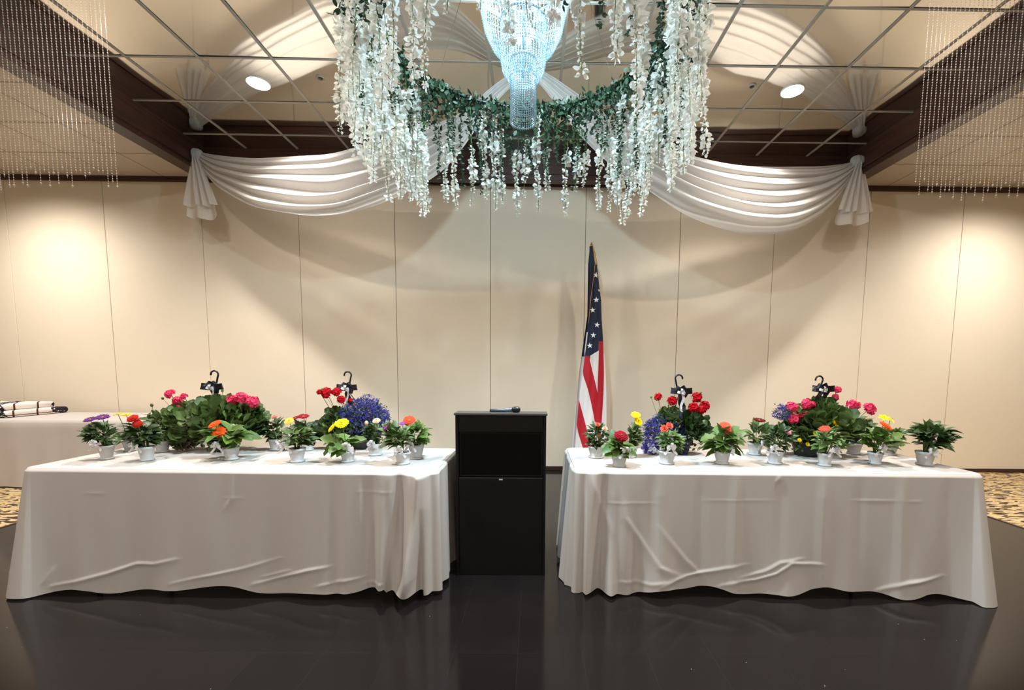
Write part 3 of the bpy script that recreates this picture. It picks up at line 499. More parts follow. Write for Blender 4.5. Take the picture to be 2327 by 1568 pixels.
# folded quilt
m_quilt = mat('patchwork_quilt', rgb(236, 228, 218), .9)
def quilt_nodes():
    M = m_quilt; b = M.node_tree.nodes['Principled BSDF']; tc = N(M, 'ShaderNodeTexCoord')
    br = N(M, 'ShaderNodeTexBrick'); br.offset = .0; br.inputs['Scale'].default_value = 1; br.inputs['Brick Width'].default_value = .24; br.inputs['Row Height'].default_value = .26
    br.inputs['Mortar Size'].default_value = .011; br.inputs['Color1'].default_value = (*rgb(238, 230, 222), 1); br.inputs['Color2'].default_value = (*rgb(226, 216, 208), 1); br.inputs['Mortar'].default_value = (*rgb(70, 34, 30), 1)
    v = N(M, 'ShaderNodeTexVoronoi'); v.inputs['Scale'].default_value = 26; r = N(M, 'ShaderNodeValToRGB'); r.color_ramp.interpolation = 'CONSTANT'
    r.color_ramp.elements[0].color = (*rgb(220, 214, 210), 1); r.color_ramp.elements[1].position = .33; r.color_ramp.elements[1].color = (*rgb(26, 22, 30), 1)
    n = N(M, 'ShaderNodeTexNoise'); n.inputs['Scale'].default_value = 2.6; n.inputs['Detail'].default_value = 0
    g = N(M, 'ShaderNodeMath'); g.operation = 'GREATER_THAN'; g.inputs[1].default_value = .53; mx = N(M, 'ShaderNodeMix'); mx.data_type = 'RGBA'
    sx = N(M, 'ShaderNodeSeparateXYZ'); cb = N(M, 'ShaderNodeCombineXYZ'); a1 = N(M, 'ShaderNodeMath'); a2 = N(M, 'ShaderNodeMath'); a2.operation = 'MULTIPLY_ADD'; a2.inputs[1].default_value = 2.2
    Lk(M, tc.outputs['Object'], sx.inputs[0]); Lk(M, sx.outputs[0], a1.inputs[0]); Lk(M, sx.outputs[1], a1.inputs[1]); Lk(M, sx.outputs[2], a2.inputs[0]); Lk(M, sx.outputs[0], a2.inputs[2])
    Lk(M, a1.outputs[0], cb.inputs[0]); Lk(M, a2.outputs[0], cb.inputs[1])
    for q in (br, v, n): Lk(M, cb.outputs[0], q.inputs[0])
    Lk(M, v.outputs['Distance'], r.inputs[0]); Lk(M, n.outputs['Fac'], g.inputs[0]); Lk(M, g.outputs[0], mx.inputs[0]); Lk(M, br.outputs[0], mx.inputs[6]); Lk(M, r.outputs[0], mx.inputs[7])
    Lk(M, mx.outputs[2], b.inputs['Base Color'])
quilt_nodes()
b = MB()
for lay, (x0, x1, y0, y1, z0, z1) in enumerate(((-6.9, -5.93, 4.90, 5.57, 0, .075), (-6.88, -6.02, 4.92, 5.50, .075, .145))):
    P = []; n = 40
    for a in range(13):
        an = PI*a/12; P.append([]); inset = .022*(1-sin(an)); zz = (z0+z1)/2-(z1-z0)/2*cos(an)
        for x, y, nx, ny, sd in cap_rect(x0+inset, x1-inset, y0+inset, y1-inset, .03, .06):
            P[-1].append((x+6.4, y-5.2, zz+.004*noise.noise(Vector((x*6, y*6, zz*20)))))
    nn = min(len(q) for q in P); P = [q[:nn] for q in P]; bs = b.grid(P, True); b.fc(*[bs+k for k in range(nn-1, -1, -1)]); b.fc(*[bs+12*nn+k for k in range(nn)])
q = b.obj('folded_quilt', m_quilt, None, True); q.location = (-6.4, 5.2, .755)
tag(q, 'folded black, white and brown patchwork quilt on the table by the back wall', 'quilt')

# ------------------------------------------------------------------ podium
pd = thing('podium', 'black podium with a dark screen in its front, standing between the two flower tables', 'podium', (-.2115, 2.75, 0))
def pbox(nm, a, c, m_, bv=.003):
    b = MB(); b.box(a, c); return bevel(b.obj(nm, m_, pd), bv)
for sx in (-.291, .273):
    b = MB(); pr = [(0, 0), (.45, 0), (.45, .95), (.13, 1.063), (0, 1.063)]; i0 = len(b.v)
    for xx in (sx, sx+.018):
        for y_, z_ in pr: b.vt((xx, y_, z_))
    b.fc(*range(i0+4, i0-1, -1)); b.fc(*range(i0+5, i0+10))
    for k in range(5): b.fc(i0+k, i0+(k+1) % 5, i0+5+(k+1) % 5, i0+5+k)
    bevel(b.obj('side_panel', m_black, pd), .002)
pbox('front_panel', (-.273, .006, .0), (.273, .024, .655), m_black); pbox('upper_panel', (-.273, .006, .953), (.273, .024, 1.063), m_black)
pbox('back_panel', (-.273, .42, 0), (.273, .438, .95), m_black)
pbox('top', (-.298, -.012, 1.063), (.298, .13, 1.077), m_slab)
b = MB(); b.box((-.298, 0, 0), (.298, .35, .014)); o_ = bevel(b.obj('reading_surface', m_slab, pd), .003); o_.location = (0, .128, 1.063); o_.rotation_euler = (-.335, 0, 0)
sm = pbox('screen_frame', (-.271, .03, .657), (.271, .06, .951), m_plastic); b = MB(); b.box((-.262, .027, .668), (.262, .031, .943)); b.obj('screen', m_screen, sm)
b = MB(); b.box((-.012, -.0, .640), (.012, .0065, .6475))
lg = b.obj('badge', m_grid, pd); lg['label'] = 'tiny silver badge below the screen'; bevel(lg, .001)
# microphone on the podium
mc = thing('microphone', 'silver wireless microphone with black head lying on the podium', 'microphone', (-.195, 2.80, 1.077), 0)
m_mic = mat('grey_metal', rgb(120, 130, 150), .35, metal=.7)
b = MB(); b.tube([(-.085, .03, .010), (.0, .012, .0135), (.055, 0, .018)], [.010, .012, .014], 16); b.obj('handle', m_mic, mc, True)
b = MB(); b.tube([(.055, 0, .019), (.062, -.002, .019), (.075, -.004, .020), (.092, -.007, .020), (.102, -.009, .020), (.106, -.01, .020)], [.015, .0185, .0195, .0195, .016, .006], 18); b.obj('grille', m_plastic, mc, True)
b = MB(); b.tube([(-.094, .032, .0095), (-.085, .030, .010)], [.0085, .0098], 16); b.obj('end_cap', m_plastic, mc, True)

# ------------------------------------------------------------------ flag
FY = 5.25
fl = thing('flag', 'american flag hanging furled on its pole before the back wall', 'flag', (POLE[0][0], FY, 0))
FM = {'navy': mat('flag_navy', rgb(18, 26, 54), .75, trans=.05), 'white': mat('flag_white', rgb(232, 222, 218), .75, trans=.1), 'red': mat('flag_red', rgb(184, 16, 34), .75, trans=.08)}
def fdepth(x, z):
    xc = interp([(.3, .60), (1.3, .66), (2.0, .70), (2.8, .66)], z); hw = interp([(.3, .20), (1.3, .17), (2.0, .10), (2.6, .07), (2.8, .03)], z)
    u = max(-1, min(1, (x-xc)/hw))
    return -.10*math.sqrt(max(0, 1-u*u))*hw/.17-.012*sin(u*5+z*2.2)-.006*sin(u*11-z*3)
ox = POLE[0][0]
for nm, mc_, rows in FLAG:
    b = MB(); n = max(3, int(max(r_[2]-r_[1] for r_ in rows)/.008)); rows2 = []
    for (a, c) in zip(rows, rows[1:]):
        for k in range(3): rows2.append(tuple(lerp(a[q], c[q], k/3) for q in range(3)))
    rows2.append(rows[-1])
    b.grid([[(lerp(xl, xr, j/n)-ox, fdepth(lerp(xl, xr, j/n), z), z) for j in range(n+1)] for z, xl, xr in rows2])
    o = b.obj(nm, FM[mc_], fl, True)
    if nm == 'canton': canton = o
for i, (sx, sz) in enumerate(STARS):
    b = MB(); r0 = .036 if i < 6 else .02; a0 = .12*(i % 3-1); pts = []
    for k in range(10):
        r_ = r0 if k % 2 == 0 else r0*.4; a = PI/2+a0+k*PI/5; x, z = sx+r_*cos(a), sz+r_*sin(a); pts.append(b.vt((x-ox, fdepth(x, z)-.012, z)))
    c = b.vt((sx-ox, fdepth(sx, sz)-.013, sz))
    for k in range(10): b.fc(c, pts[k], pts[(k+1) % 10])
    b.obj('star', mat('star_white', rgb(240, 240, 240), .7), canton)
# rear folds of the furled cloth
b = MB(); P = []
for k in range(41):
    z = lerp(.36, 2.78, k/40); xc = interp([(.3, .60), (1.3, .66), (2.0, .70), (2.8, .66)], z); hw = interp([(.3, .14), (1.3, .12), (2.0, .07), (2.6, .04), (2.8, .015)], z)
    P.append([(xc+hw*sin(-PI/2+PI*j/16)-ox, .05*cos(-PI/2+PI*j/16)*hw/.17+.01*sin(j*1.3+z*3), z) for j in range(17)])
b.grid(P[:20]); b.obj('rear_fold', FM['white'], fl, True); b = MB(); b.grid(P[19:]); b.obj('rear_fold', FM['navy'], fl, True)
b = MB(); b.tube([(0, .02, .02), (0, .02, 2.81)], .013, 12); b.obj('pole', m_brass, fl, True)
b = MB(); b.lathe([(.013, 2.80), (.018, 2.81), (.019, 2.822), (.010, 2.83), (.014, 2.84), (.008, 2.85), (.002, 2.853)], 16, (0, .02)); b.obj('finial', m_brass, fl, True)
b = MB(); b.lathe([(.17, 0), (.17, .02), (.12, .05), (.03, .07), (.02, .12)], 28, (0, .02), cap1=True); b.obj('stand', m_brass, fl, True)
m_cord = mat('gold_cord', rgb(190, 140, 60), .6)
b = MB(); b.tube([(.012, -.03, 2.79), (.02, -.05, 2.72), (.030, -.055, 2.64), (.040, -.05, 2.58)], .006, 6); b.tube([(.012, -.03, 2.79), (.03, -.05, 2.72), (.048, -.05, 2.64), (.06, -.05, 2.57)], .006, 6)
for k in range(1):
    xs_ = [(2.585, .703-ox), (2.36, .682-ox), (2.2, .66-ox), (2.02, .645-ox), (1.9, .635-ox)]
    b.tube([(x_, fdepth(x_+ox, z_)-.012, z_) for z_, x_ in xs_], .0035, 5)
b.obj('cord', m_cord, fl, True)

# ------------------------------------------------------------------ swagged voile
def swag(label, data, side):
    A, B, U, Lo = data; A = Vector((*A, 0)); B = Vector((*B, 0)); d = (B-A); L = d.length; d.normalize(); nrm = Vector((d.y, -d.x, 0))
    if nrm.y > 0: nrm = -nrm
    Lt = d.length
    Ltot = (B-A).length
    t = thing('fabric_swag', label, 'drapery', (A.x, A.y, 3.75)); org = Vector((A.x, A.y, 3.75))
    n, mm = 150, 110; P = []; T_ = sorted(U); B_ = sorted(Lo); seeds = [R.uniform(0, 6) for _ in range(6)]
    for j in range(mm+1):
        v = j/mm; row = []
        for i in range(n+1):
            s = i/n; zu, zl = smooth_interp([(q[0]*1.0, q[1]) for q in T_], s*T_[-1][0]), smooth_interp(B_, s*B_[-1][0])
            zu = max(zu, zl+.03)
            env = sin(PI*min(1, max(0, s)))**.6; wv = v+.05*sin(3*s+seeds[0]+v*4)*env+.03*sin(7*s+seeds[1]+v*7)*env
            z = lerp(zu, zl, v)
            f = (abs(sin(wv*PI*5.5+seeds[2]))**.7-.5)*.075+sin(wv*PI*13+seeds[3]+2*s)*.014+sin(wv*PI*23+3*s+seeds[4])*.005
            o = .02+env*(.09*sin(PI*min(1, v*.9+.05))**.8)+f*(.25+.75*env)+.025*noise.noise(Vector((s*3, v*3, seeds[5])))
            p = A+d*(s*Ltot)+nrm*o; p.z = min(z, HR-.012-.02*v)
            row.append(p-org)
        P.append(row)
    b = MB(); b.grid(P); b.obj('swag', m_voile, t, True)
    # knot and tail at the corner
    b = MB(); nn = 14; rows = []
    for k in range(nn):
        a = PI*k/(nn-1); r_ = .055*sin(a)+.012; rows.append([(r_*cos(2*PI*j/16)*(1+.25*sin(5*j)), r_*sin(2*PI*j/16)*(1+.2*cos(4*j))-.04, .06*cos(a)+.02) for j in range(16)])
    b.grid(rows, True); b.obj('knot', m_voile, t, True)
    for q, (w0, w1, ln, dx, ph) in enumerate(((.03, .19, .70, .03*side, 0), (.03, .15, .60, -.06*side, 1.7), (.02, .11, .63, .10*side, 3.1))):
        b = MB(); P = []
        for k in range(31):
            v = k/30; ww = lerp(w0, w1, v**.7)
            P.append([((u_/40-.5)*2*ww+dx*v, -.05-.02*q+(.010+.030*v)*sin(u_/40*PI*(3.4+q)+ph), .0-v*ln*(1-.05*((u_/20-1)**2))+.03*q*v+.01*noise.noise(Vector((u_*.1, v*2, q)))) for u_ in range(41)])
        b.grid(P); b.obj('tail', m_sheer, t, True)
swag('white voile swag from the left ceiling corner to the chandelier', SWAG_L, 1)
swag('white voile swag from the right ceiling corner to the chandelier', SWAG_R, -1)

# ------------------------------------------------------------------ bead curtains
def bead_strand(ztop, n, pitch, r, seed):
    b = MB(); rr_ = random.Random(seed)
    for k in range(n):
        q = r*(1.25 if k % 5 == 4 else 1)*(1.5 if k == n-1 else 1); b.octa((rr_.uniform(-.0006, .0006), rr_.uniform(-.0006, .0006), -k*pitch), q, q*1.05)
    b.tube([(0, 0, 0), (0, 0, -n*pitch)], .0006, 3, False); return b
strand_me = {}
def curtain(label, x0, x1, y, zt, zb):
    t = thing('bead_curtain', label, 'bead curtain', ((x0+x1)/2, y, zt)); cx = (x0+x1)/2
    b = MB(); b.box((x0-cx-.02, -.012, -.012), (x1-cx+.02, .012, 0)); b.obj('rail', m_grid, t)
    k = 0; x = x0
    while x <= x1:
        yy = 0; n = int((zt-zb+R.uniform(-.05, .09))/.0165); key = (n)
        if key not in strand_me:
            o = bead_strand(0, n, .0165, .0044, n).obj('bead_strand', m_bead, t); strand_me[key] = o.data
        else:
            o = bpy.data.objects.new('bead_strand', strand_me[key]); COL.objects.link(o); o.parent = t
        o.location = (x-cx, yy, -.012); x += .0292; k += 1
curtain('hanging crystal bead curtain near the left ceiling beam', -3.72, -2.74, 3.0, HR-.004, 2.60)
curtain('hanging crystal bead curtain near the right ceiling beam', 2.55, 3.56, 3.0, HR-.004, 2.60)

# ------------------------------------------------------------------ chandelier
CX, CY = -.072, 2.50
ch = thing('chandelier', 'tiered crystal bead chandelier glowing pale blue in the middle of the ceiling', 'chandelier', (CX, CY, HR))
b = MB(); b.lathe([(.001, 0), (.11, 0), (.11, -.012), (.06, -.035), (.012, -.045), (.012, -.12), (.001, -.12)], 28, cap0=False); b.tube([(0, 0, -.1), (0, 0, -1.0)], .008, 8); b.obj('canopy', m_chrome, ch, True)
TIERS = [(.40, 3.72, [(.40, 3.70), (.40, 3.60), (.36, 3.50), (.29, 3.43), (.235, 3.40)], 98), (.235, 3.45, [(.235, 3.44), (.235, 3.30), (.21, 3.18), (.17, 3.10), (.125, 3.055)], 80),
         (.122, 3.22, [(.122, 3.21), (.122, 3.02), (.112, 2.97), (.085, 2.93), (.068, 2.92)], 52), (.069, 3.02, [(.069, 3.01), (.069, 2.86), (.069, 2.72)], 34)]
for ti, (r0, z0, prof, n) in enumerate(TIERS):
    b = MB(); pr = [(r0+.004*cos(2*PI*k/8), z0-HR+.008*sin(2*PI*k/8)) for k in range(9)]; b.lathe(pr, 40, cap0=False)
    if ti < 3:
        for k in range(4): b.tube([(0, 0, z0-HR), (r0*cos(k*PI/2), r0*sin(k*PI/2), z0-HR)], .003, 5)
    hp = b.obj('hoop', m_chrome, ch, True)
    pts = [Vector((r, 0, z-HR)) for r, z in prof]; b = MB(); zz = 0; pit = .0125; acc = 0; p0_ = pts[0]; path = []
    for a, c in zip(pts, pts[1:]):
        L = (c-a).length; s = acc
        while s < L: path.append(a+(c-a)*(s/L)); s += pit
        acc = s-L
    for j, q in enumerate(path): b.octa(q, .0047, .0062)
    if ti == 3: b.octa(path[-1]-Vector((0, 0, .014)), .0062, .011)
    base = b.obj('bead_strand', m_crystal, hp); me = base.data
    for k in range(1, n):
        o = bpy.data.objects.new('bead_strand', me); COL.objects.link(o); o.parent = hp; o.rotation_euler = (0, 0, 2*PI*k/n)
    if ti == 3:
        for k in range(n): pass
m_led = mat('led_bulb', (.8, .95, 1), .4, emit=(.45, .85, 1), es=5)
b = MB()
for zz, r_ in ((3.62, .2), (3.38, .12), (3.16, .05)):
    for k in range(6):
        a = k*PI/3; b.lathe([(.002, zz-HR-.03), (.014, zz-HR-.015), (.016, zz-HR), (.010, zz-HR+.02), (.003, zz-HR+.026)], 10, (r_*cos(a), r_*sin(a)))
b.obj('led_bulbs', m_led, ch, True)
COOL = (.62, .86, 1)
for zz, pw in ((3.60, 150), (3.34, 5), (3.12, 2.0), (2.95, 1.0)): lamp('POINT', 'chandelier_lamp', (0, 0, zz-HR), pw, COOL, .04, None, ch)
lamp('SPOT', 'chandelier_fill_spot', (0, 0, 2.655-HR), 170, COOL, .05, None, ch, 160, .6)  # added spot below the last tier, throws cool fill onto the tabletops

# ------------------------------------------------------------------ flower ring
RR = .85
rg = thing('flower_ring', 'round hanging ring of white wisteria and green leaves around the chandelier', 'floral decoration', (CX, CY, HR))
def petal(b, c, out, upv, L, W, curl):
    side = out.cross(upv)
    if side.length < 1e-4: return
    side.normalize(); tip = c+out*L+upv*curl; m1 = c+out*L*.35+upv*curl*.2+side*W*.5; m2 = c+out*L*.35+upv*curl*.2-side*W*.5
    m3 = c+out*L*.75+upv*curl*.6+side*W*.42; m4 = c+out*L*.75+upv*curl*.6-side*W*.42
    i = [b.vt(q) for q in (c, m1, m3, tip, m4, m2)]; b.fc(i[0], i[1], i[2]); b.fc(i[0], i[2], i[4]); b.fc(i[2], i[3], i[4]); b.fc(i[0], i[4], i[5])
def rv(q, up=0):
    a = q.uniform(0, 2*PI); z = q.uniform(-1, 1)+up; v = Vector((cos(a), sin(a), z)); return v.normalized()
def wisteria(seed, L, start):
    q = random.Random(seed); b = MB(); n = int(L/.016); ax, ay = q.uniform(0, 6), q.uniform(0, 6); st = []
    for k in range(n+1):
        z = -k*.016; c = Vector((.010*sin(z*9+ax), .010*sin(z*7+ay), z)); st.append(c)
        if -z < start: continue
        fr = 1-.5*max(0, (-z-L*.6)/(L*.4)); fr *= .75+.35*sin(z*22+ax)
        if q.random() < .06: continue
        for _ in range(6):
            a = q.uniform(0, 2*PI); o = Vector((cos(a), sin(a), q.uniform(-.9, .35))).normalized(); u = rv(q)
            petal(b, c+o*.006, o, u, q.uniform(.026, .046)*fr, q.uniform(.022, .036)*fr, q.uniform(-.008, .012))
    b.k = 1; b.tube([p for p in st[::4]], .0016, 4, False); return b
def leafstrand(seed, L, sz):
    q = random.Random(seed); b = MB(); n = int(L/.013); ax = q.uniform(0, 6); st = []
    for k in range(n+1):
        z = -k*.013; c = Vector((.008*sin(z*9+ax), .008*cos(z*8+ax), z)); st.append(c)
        for _ in range(3):
            a = q.uniform(0, 2*PI); o = Vector((cos(a), sin(a), q.uniform(-.9, .3))).normalized()
            petal(b, c, o, rv(q), q.uniform(.6, 1.2)*sz, sz*.5, .004)
    b.tube(st[::4], .0014, 4, False); return b
WV = []
def place(lst, i, par, name, mats, loc, rz):
    key = i % len(lst)
    if isinstance(lst[key], MB):
        o = lst[key].obj(name, mats, par); lst[key] = o.data
    else:
        o = bpy.data.objects.new(name, lst[key]); COL.objects.link(o); o.parent = par
    o.location = loc; o.rotation_euler = (R.uniform(-.03, .03), R.uniform(-.03, .03), rz); return o
ZR = 3.265-HR
b = MB(); b.lathe([(RR+.012*cos(2*PI*k/8), ZR+.012*sin(2*PI*k/8)) for k in range(9)], 72, cap0=False); b.obj('hoop', m_plastic, rg, True)
for k in range(4):
    b = MB(); a = PI/4+k*PI/2; b.tube([(RR*cos(a), RR*sin(a), ZR), (.35*cos(a), .35*sin(a), -.012)], .0015, 4); b.obj('suspension_wire', m_chrome, rg)
b = MB(); q = random.Random(3)
for k in range(5200):
    a = q.uniform(0, 2*PI); rad = RR+q.gauss(0, .035); z = ZR+.02-abs(q.gauss(0, .07)) if k < 3600 else ZR-q.uniform(0, .26)
    c = Vector((rad*cos(a), rad*sin(a), z)); o = Vector((cos(a)*q.uniform(-.6, 1), sin(a)*q.uniform(-.6, 1), q.uniform(-1, .5))); o += rv(q)*.6; o.normalize()
    petal(b, c, o, rv(q), q.uniform(.028, .055), q.uniform(.014, .026), q.uniform(-.01, .01))
m_leafb = mat('silk_leaf_bright', rgb(88, 128, 66), .5, trans=.2, vary=.3, vscale=20)
b.k = 1; q = random.Random(5)
for k in range(420):
    a = q.choice([1.15, 1.32, .2, 2.9, .35, 2.6, 4.0, 5.3])+q.gauss(0, .06); c = Vector(((RR+.05+q.gauss(0, .02))*cos(a), (RR+.05)*sin(a), ZR-q.uniform(-.02, .26)))
    petal(b, c, rv(q, -.5), rv(q), q.uniform(.03, .05), .02, .006)
b.obj('leaf_garland', [m_leafd, m_leafb], rg)
WS = [wisteria(20+k, L, st) for k, (L, st) in enumerate(((.80, .02), (.72, .06), (.84, .16), (.66, .05), (.78, .10), (.86, .26), (.74, .02), (.70, .20)))]
WB = [wisteria(40+k, L, st) for k, (L, st) in enumerate(((.80, .30), (.72, .20), (.84, .26), (.66, .34), (.78, .12), (.86, .36), (.74, .28), (.70, .24)))]
LS = [leafstrand(60+k, L, .022) for k, L in enumerate((.34, .42, .52, .30, .62, .38))]
# white strands: sparse at the back (a near 90 degrees), crowded at the sides and front
ang = []
for k in range(33): ang.append(math.radians(-38+84*(k+.5)/33+R.uniform(-1.2, 1.2)))
for k in range(33): ang.append(math.radians(137+81*(k+.5)/33+R.uniform(-1.2, 1.2)))
for k in range(16): ang.append(math.radians(222+96*(k+.5)/16+R.uniform(-2, 2)))
for i, (a, z0, z1) in enumerate(BACK_STRANDS):
    rad = RR+.02+R.uniform(-.02, .03); zt = ZR-.02; L = HR+zt-z1
    o = wisteria(300+i, L, HR+zt-z0).obj('flower_strand', [m_petal, m_stem], rg); o.location = (rad*cos(a), rad*sin(a), zt)
for i, a in enumerate(ang):
    side = not (60 < math.degrees(a) < 120); rad = RR+R.uniform(-.05, .07 if side else .03)
    place(WS if side else WB, i*5+R.randrange(8), rg, 'flower_strand', [m_petal, m_stem], (rad*cos(a), rad*sin(a), ZR-R.uniform(0, .05)), R.uniform(0, 6))
for i in range(98):
    a = 2*PI*(i+R.random()*.6)/98; rad = RR+R.uniform(-.04, .04)
    o = place(LS, R.randrange(6), rg, 'leaf_strand', m_leafd, (rad*cos(a), rad*sin(a), ZR), R.uniform(0, 6))

# ------------------------------------------------------------------ plants
def frame(nv):
    nv = nv.normalized(); a = Vector((0, 0, 1)).cross(nv)
    if a.length < .05: a = Vector((1, 0, 0)).cross(nv)
    a.normalize(); return a, nv.cross(a)
def leaf(b, c, d, nv, L, W, kind, q):
    # a blade with a midrib, cupped and drooping; round lobed leaf when kind is 'geranium'
    d = d.normalized(); s = d.cross(nv)
    if s.length < 1e-3: s = d.cross(Vector((1, 0, 0)))
    s.normalize(); nv = s.cross(d)
    if kind == 'geranium':
        ctr = c+d*L*.45; ci = b.vt(ctr-nv*L*.10); n = 21; pt = []
        for k in range(n):
            a = 2*PI*k/n+PI; r_ = L*.52*(.94+.06*cos(a*7+1))*(.5 if k == 0 else 1); pt.append(b.vt(ctr+(d*cos(a)+s*sin(a))*r_+nv*L*(.05*sin(a*3+1)-.0)))
        for k in range(n): b.fc(ci, pt[k], pt[(k+1) % n])
        return
    rows = []; droop = q.uniform(.15, .45)
    prof = {'broad': (.10, .55, .72, 1.0, .95, .55, .05), 'dark': (.08, .62, .9, 1.0, .8, .45, .02), 'light': (.08, .7, 1, 1.0, .7, .35, .02), 'mid': (.10, .5, .95, .85, 1.0, .5, .05), 'grey': (.1, .5, .9, 1, .8, .5, .05)}[kind]
    n = len(prof)-1
    for k, wv in enumerate(prof):
        t = k/n; wob = 1+(.18*(1 if k % 2 else -1) if kind in ('broad', 'mid', 'grey') else 0)
        m_ = c+d*L*t-nv*L*droop*t*t; e = W*.5*wv*wob
        rows.append([m_+s*e+nv*e*.35, m_, m_-s*e+nv*e*.35])
    b.grid(rows)
def flower(b, c, fwd, typ, r, q):
    # material slot 0 petals, slot 1 centre
    u, v = frame(fwd); f = fwd.normalized(); b.k = 0
    if typ in ('gerbera', 'daisy', 'zinnia'):
        layers = {'gerbera': ((1, 22, .02, .26), (.86, 20, .12, .24), (.5, 16, .3, .16)), 'daisy': ((1, 15, .05, .34), (.9, 13, .15, .3)), 'zinnia': ((1, 16, -.1, .42), (.85, 15, .12, .40), (.66, 13, .32, .36), (.44, 10, .6, .3), (.25, 7, .9, .24))}[typ]
        for li, (rr_, n, lift, wd) in enumerate(layers):
            for k in range(n):
                a = 2*PI*(k+.5*li)/n+q.uniform(-.06, .06); o = u*cos(a)+v*sin(a); tg = -u*sin(a)+v*cos(a); L = r*rr_*q.uniform(.9, 1.05); W = r*wd; base = c+f*(r*.04*li)
                t0 = base+o*r*.10; m1 = base+o*L*.55+f*L*lift*.7; t1 = base+o*L*.9+f*L*lift*.8; tp = base+o*L+f*L*lift*.7
                i = [b.vt(t0+tg*W*.25), b.vt(t0-tg*W*.25), b.vt(m1-tg*W*.5), b.vt(m1+tg*W*.5), b.vt(t1-tg*W*.42), b.vt(t1+tg*W*.42), b.vt(tp)]
                b.fc(i[0], i[1], i[2], i[3]); b.fc(i[3], i[2], i[4], i[5]); b.fc(i[5], i[4], i[6])
        b.k = 1; rc = r*(.2 if typ != 'zinnia' else .16); hh = r*(.14 if typ != 'zinnia' else .42); rows = []
        for k in range(4):
            a = PI/2*k/3; rows.append([c+f*(hh*sin(a)+r*.02)+(u*cos(2*PI*j/10)+v*sin(2*PI*j/10))*rc*max(.05, cos(a)) for j in range(10)])
        b.grid(rows, True)
    elif typ == 'rose':
        for li, (rr_, n, tilt) in enumerate(((1, 5, .15), (.8, 5, .45), (.58, 4, .8), (.34, 3, 1.15))):
            for k in range(n):
                a = 2*PI*(k+.5*(li % 2))/n+q.uniform(-.15, .15); o = u*cos(a)+v*sin(a); tg = -u*sin(a)+v*cos(a); L = r*rr_; rows = []
                for t in (0, .4, .75, 1):
                    an = tilt*(.6+.5*t); p = c+o*L*t*cos(an)+f*(L*t*sin(an)+r*.05*li); W = L*.62*(.2, .85, 1, .7)[(0, .4, .75, 1).index(t)]
                    rows.append([p-tg*W+f*L*.12, p-f*L*.04, p+tg*W+f*L*.12])
                b.grid(rows)
    elif typ == 'geranium':
        n = 34
        for k in range(n):
            z = 1-1.35*(k+.5)/n; a = k*2.4; rr_ = math.sqrt(max(0, 1-z*z)); o = (u*cos(a)+v*sin(a))*rr_+f*z; cc = c+o*r*q.uniform(.62, .98); u2, v2 = frame(o+rv(q)*.25); o2 = v2.cross(u2)*-1
            for j in range(5):
                a2 = 2*PI*j/5+k; d = u2*cos(a2)+v2*sin(a2); tg = -u2*sin(a2)+v2*cos(a2); L = r*q.uniform(.30, .42); W = r*.16
                i = [b.vt(cc), b.vt(cc+d*L*.55-tg*W+o*L*.15), b.vt(cc+d*L*.95-tg*W*.7+o*L*.3), b.vt(cc+d*L*.95+tg*W*.7+o*L*.3), b.vt(cc+d*L*.55+tg*W+o*L*.15)]; b.fc(*i)
    elif typ == 'lily':
        for li in range(2):
            for k in range(3 if li else 3):
                a = 2*PI*(k+.5*li)/3; o = u*cos(a)+v*sin(a); tg = -u*sin(a)+v*cos(a); rows = []
                for t in (0, .35, .7, 1):
                    p = c+o*r*t+f*r*(.55*t-.45*t*t); W = r*.26*(.3, 1, .8, .05)[(0, .35, .7, 1).index(t)]; rows.append([p-tg*W+f*W*.3, p, p+tg*W+f*W*.3])
                b.grid(rows)
        b.k = 1; b.tube([c, c+f*r*.5], r*.03, 5)
    elif typ == 'bud':
        rows = []
        for k in range(6):
            a = PI*k/5; rows.append([c+Vector((0, 0, -r*cos(a)*1.2))+Vector((cos(2*PI*j/8), sin(2*PI*j/8), 0))*r*max(.03, sin(a)) for j in range(8)])
        b.grid(rows, True)
def ribbon(b, pts, wd, axis):
    axis = Vector(axis).normalized(); rows = []
    for i, p in enumerate(pts):
        p = Vector(p); t = (Vector(pts[min(i+1, len(pts)-1)])-Vector(pts[max(0, i-1)])).normalized(); s = axis-t*axis.dot(t); s.normalize(); rows.append([p-s*wd/2, p, p+s*wd/2])
    b.grid(rows)
def loop_pts(c, d, L, fat, f):
    # teardrop loop leaving c along d
    out = []
    for k in range(13):
        t = k/12; a = 2*PI*t; out.append(Vector(c)+d*L*(.5-.5*cos(a))+f*fat*sin(a))
    return out
def bow(b, c, L, wd, fat, q, n, f=Vector((0, -1, 0))):
    c = Vector(c)
    for k in range(n):
        a = (PI*.12, PI*.88, PI*.45, PI*-.08, PI*1.06, PI*.65)[k]+q.uniform(-.15, .15); d = Vector((cos(a), -.25, sin(a))).normalized(); up_ = Vector((-sin(a), 0, cos(a)))
        ribbon(b, loop_pts(c+f*.004, d, L*q.uniform(.85, 1.1), fat, f), wd, up_+f*.25)
def metal_mat(name): return MATS.get(name)
CEN = mat('flower_centre', rgb(150, 110, 40), .8, bump=.5, bscale=300)
CENG = mat('flower_centre_green', rgb(120, 120, 60), .8, bump=.5, bscale=300)
LAB = {
 'purple_daisy': 'plant', }
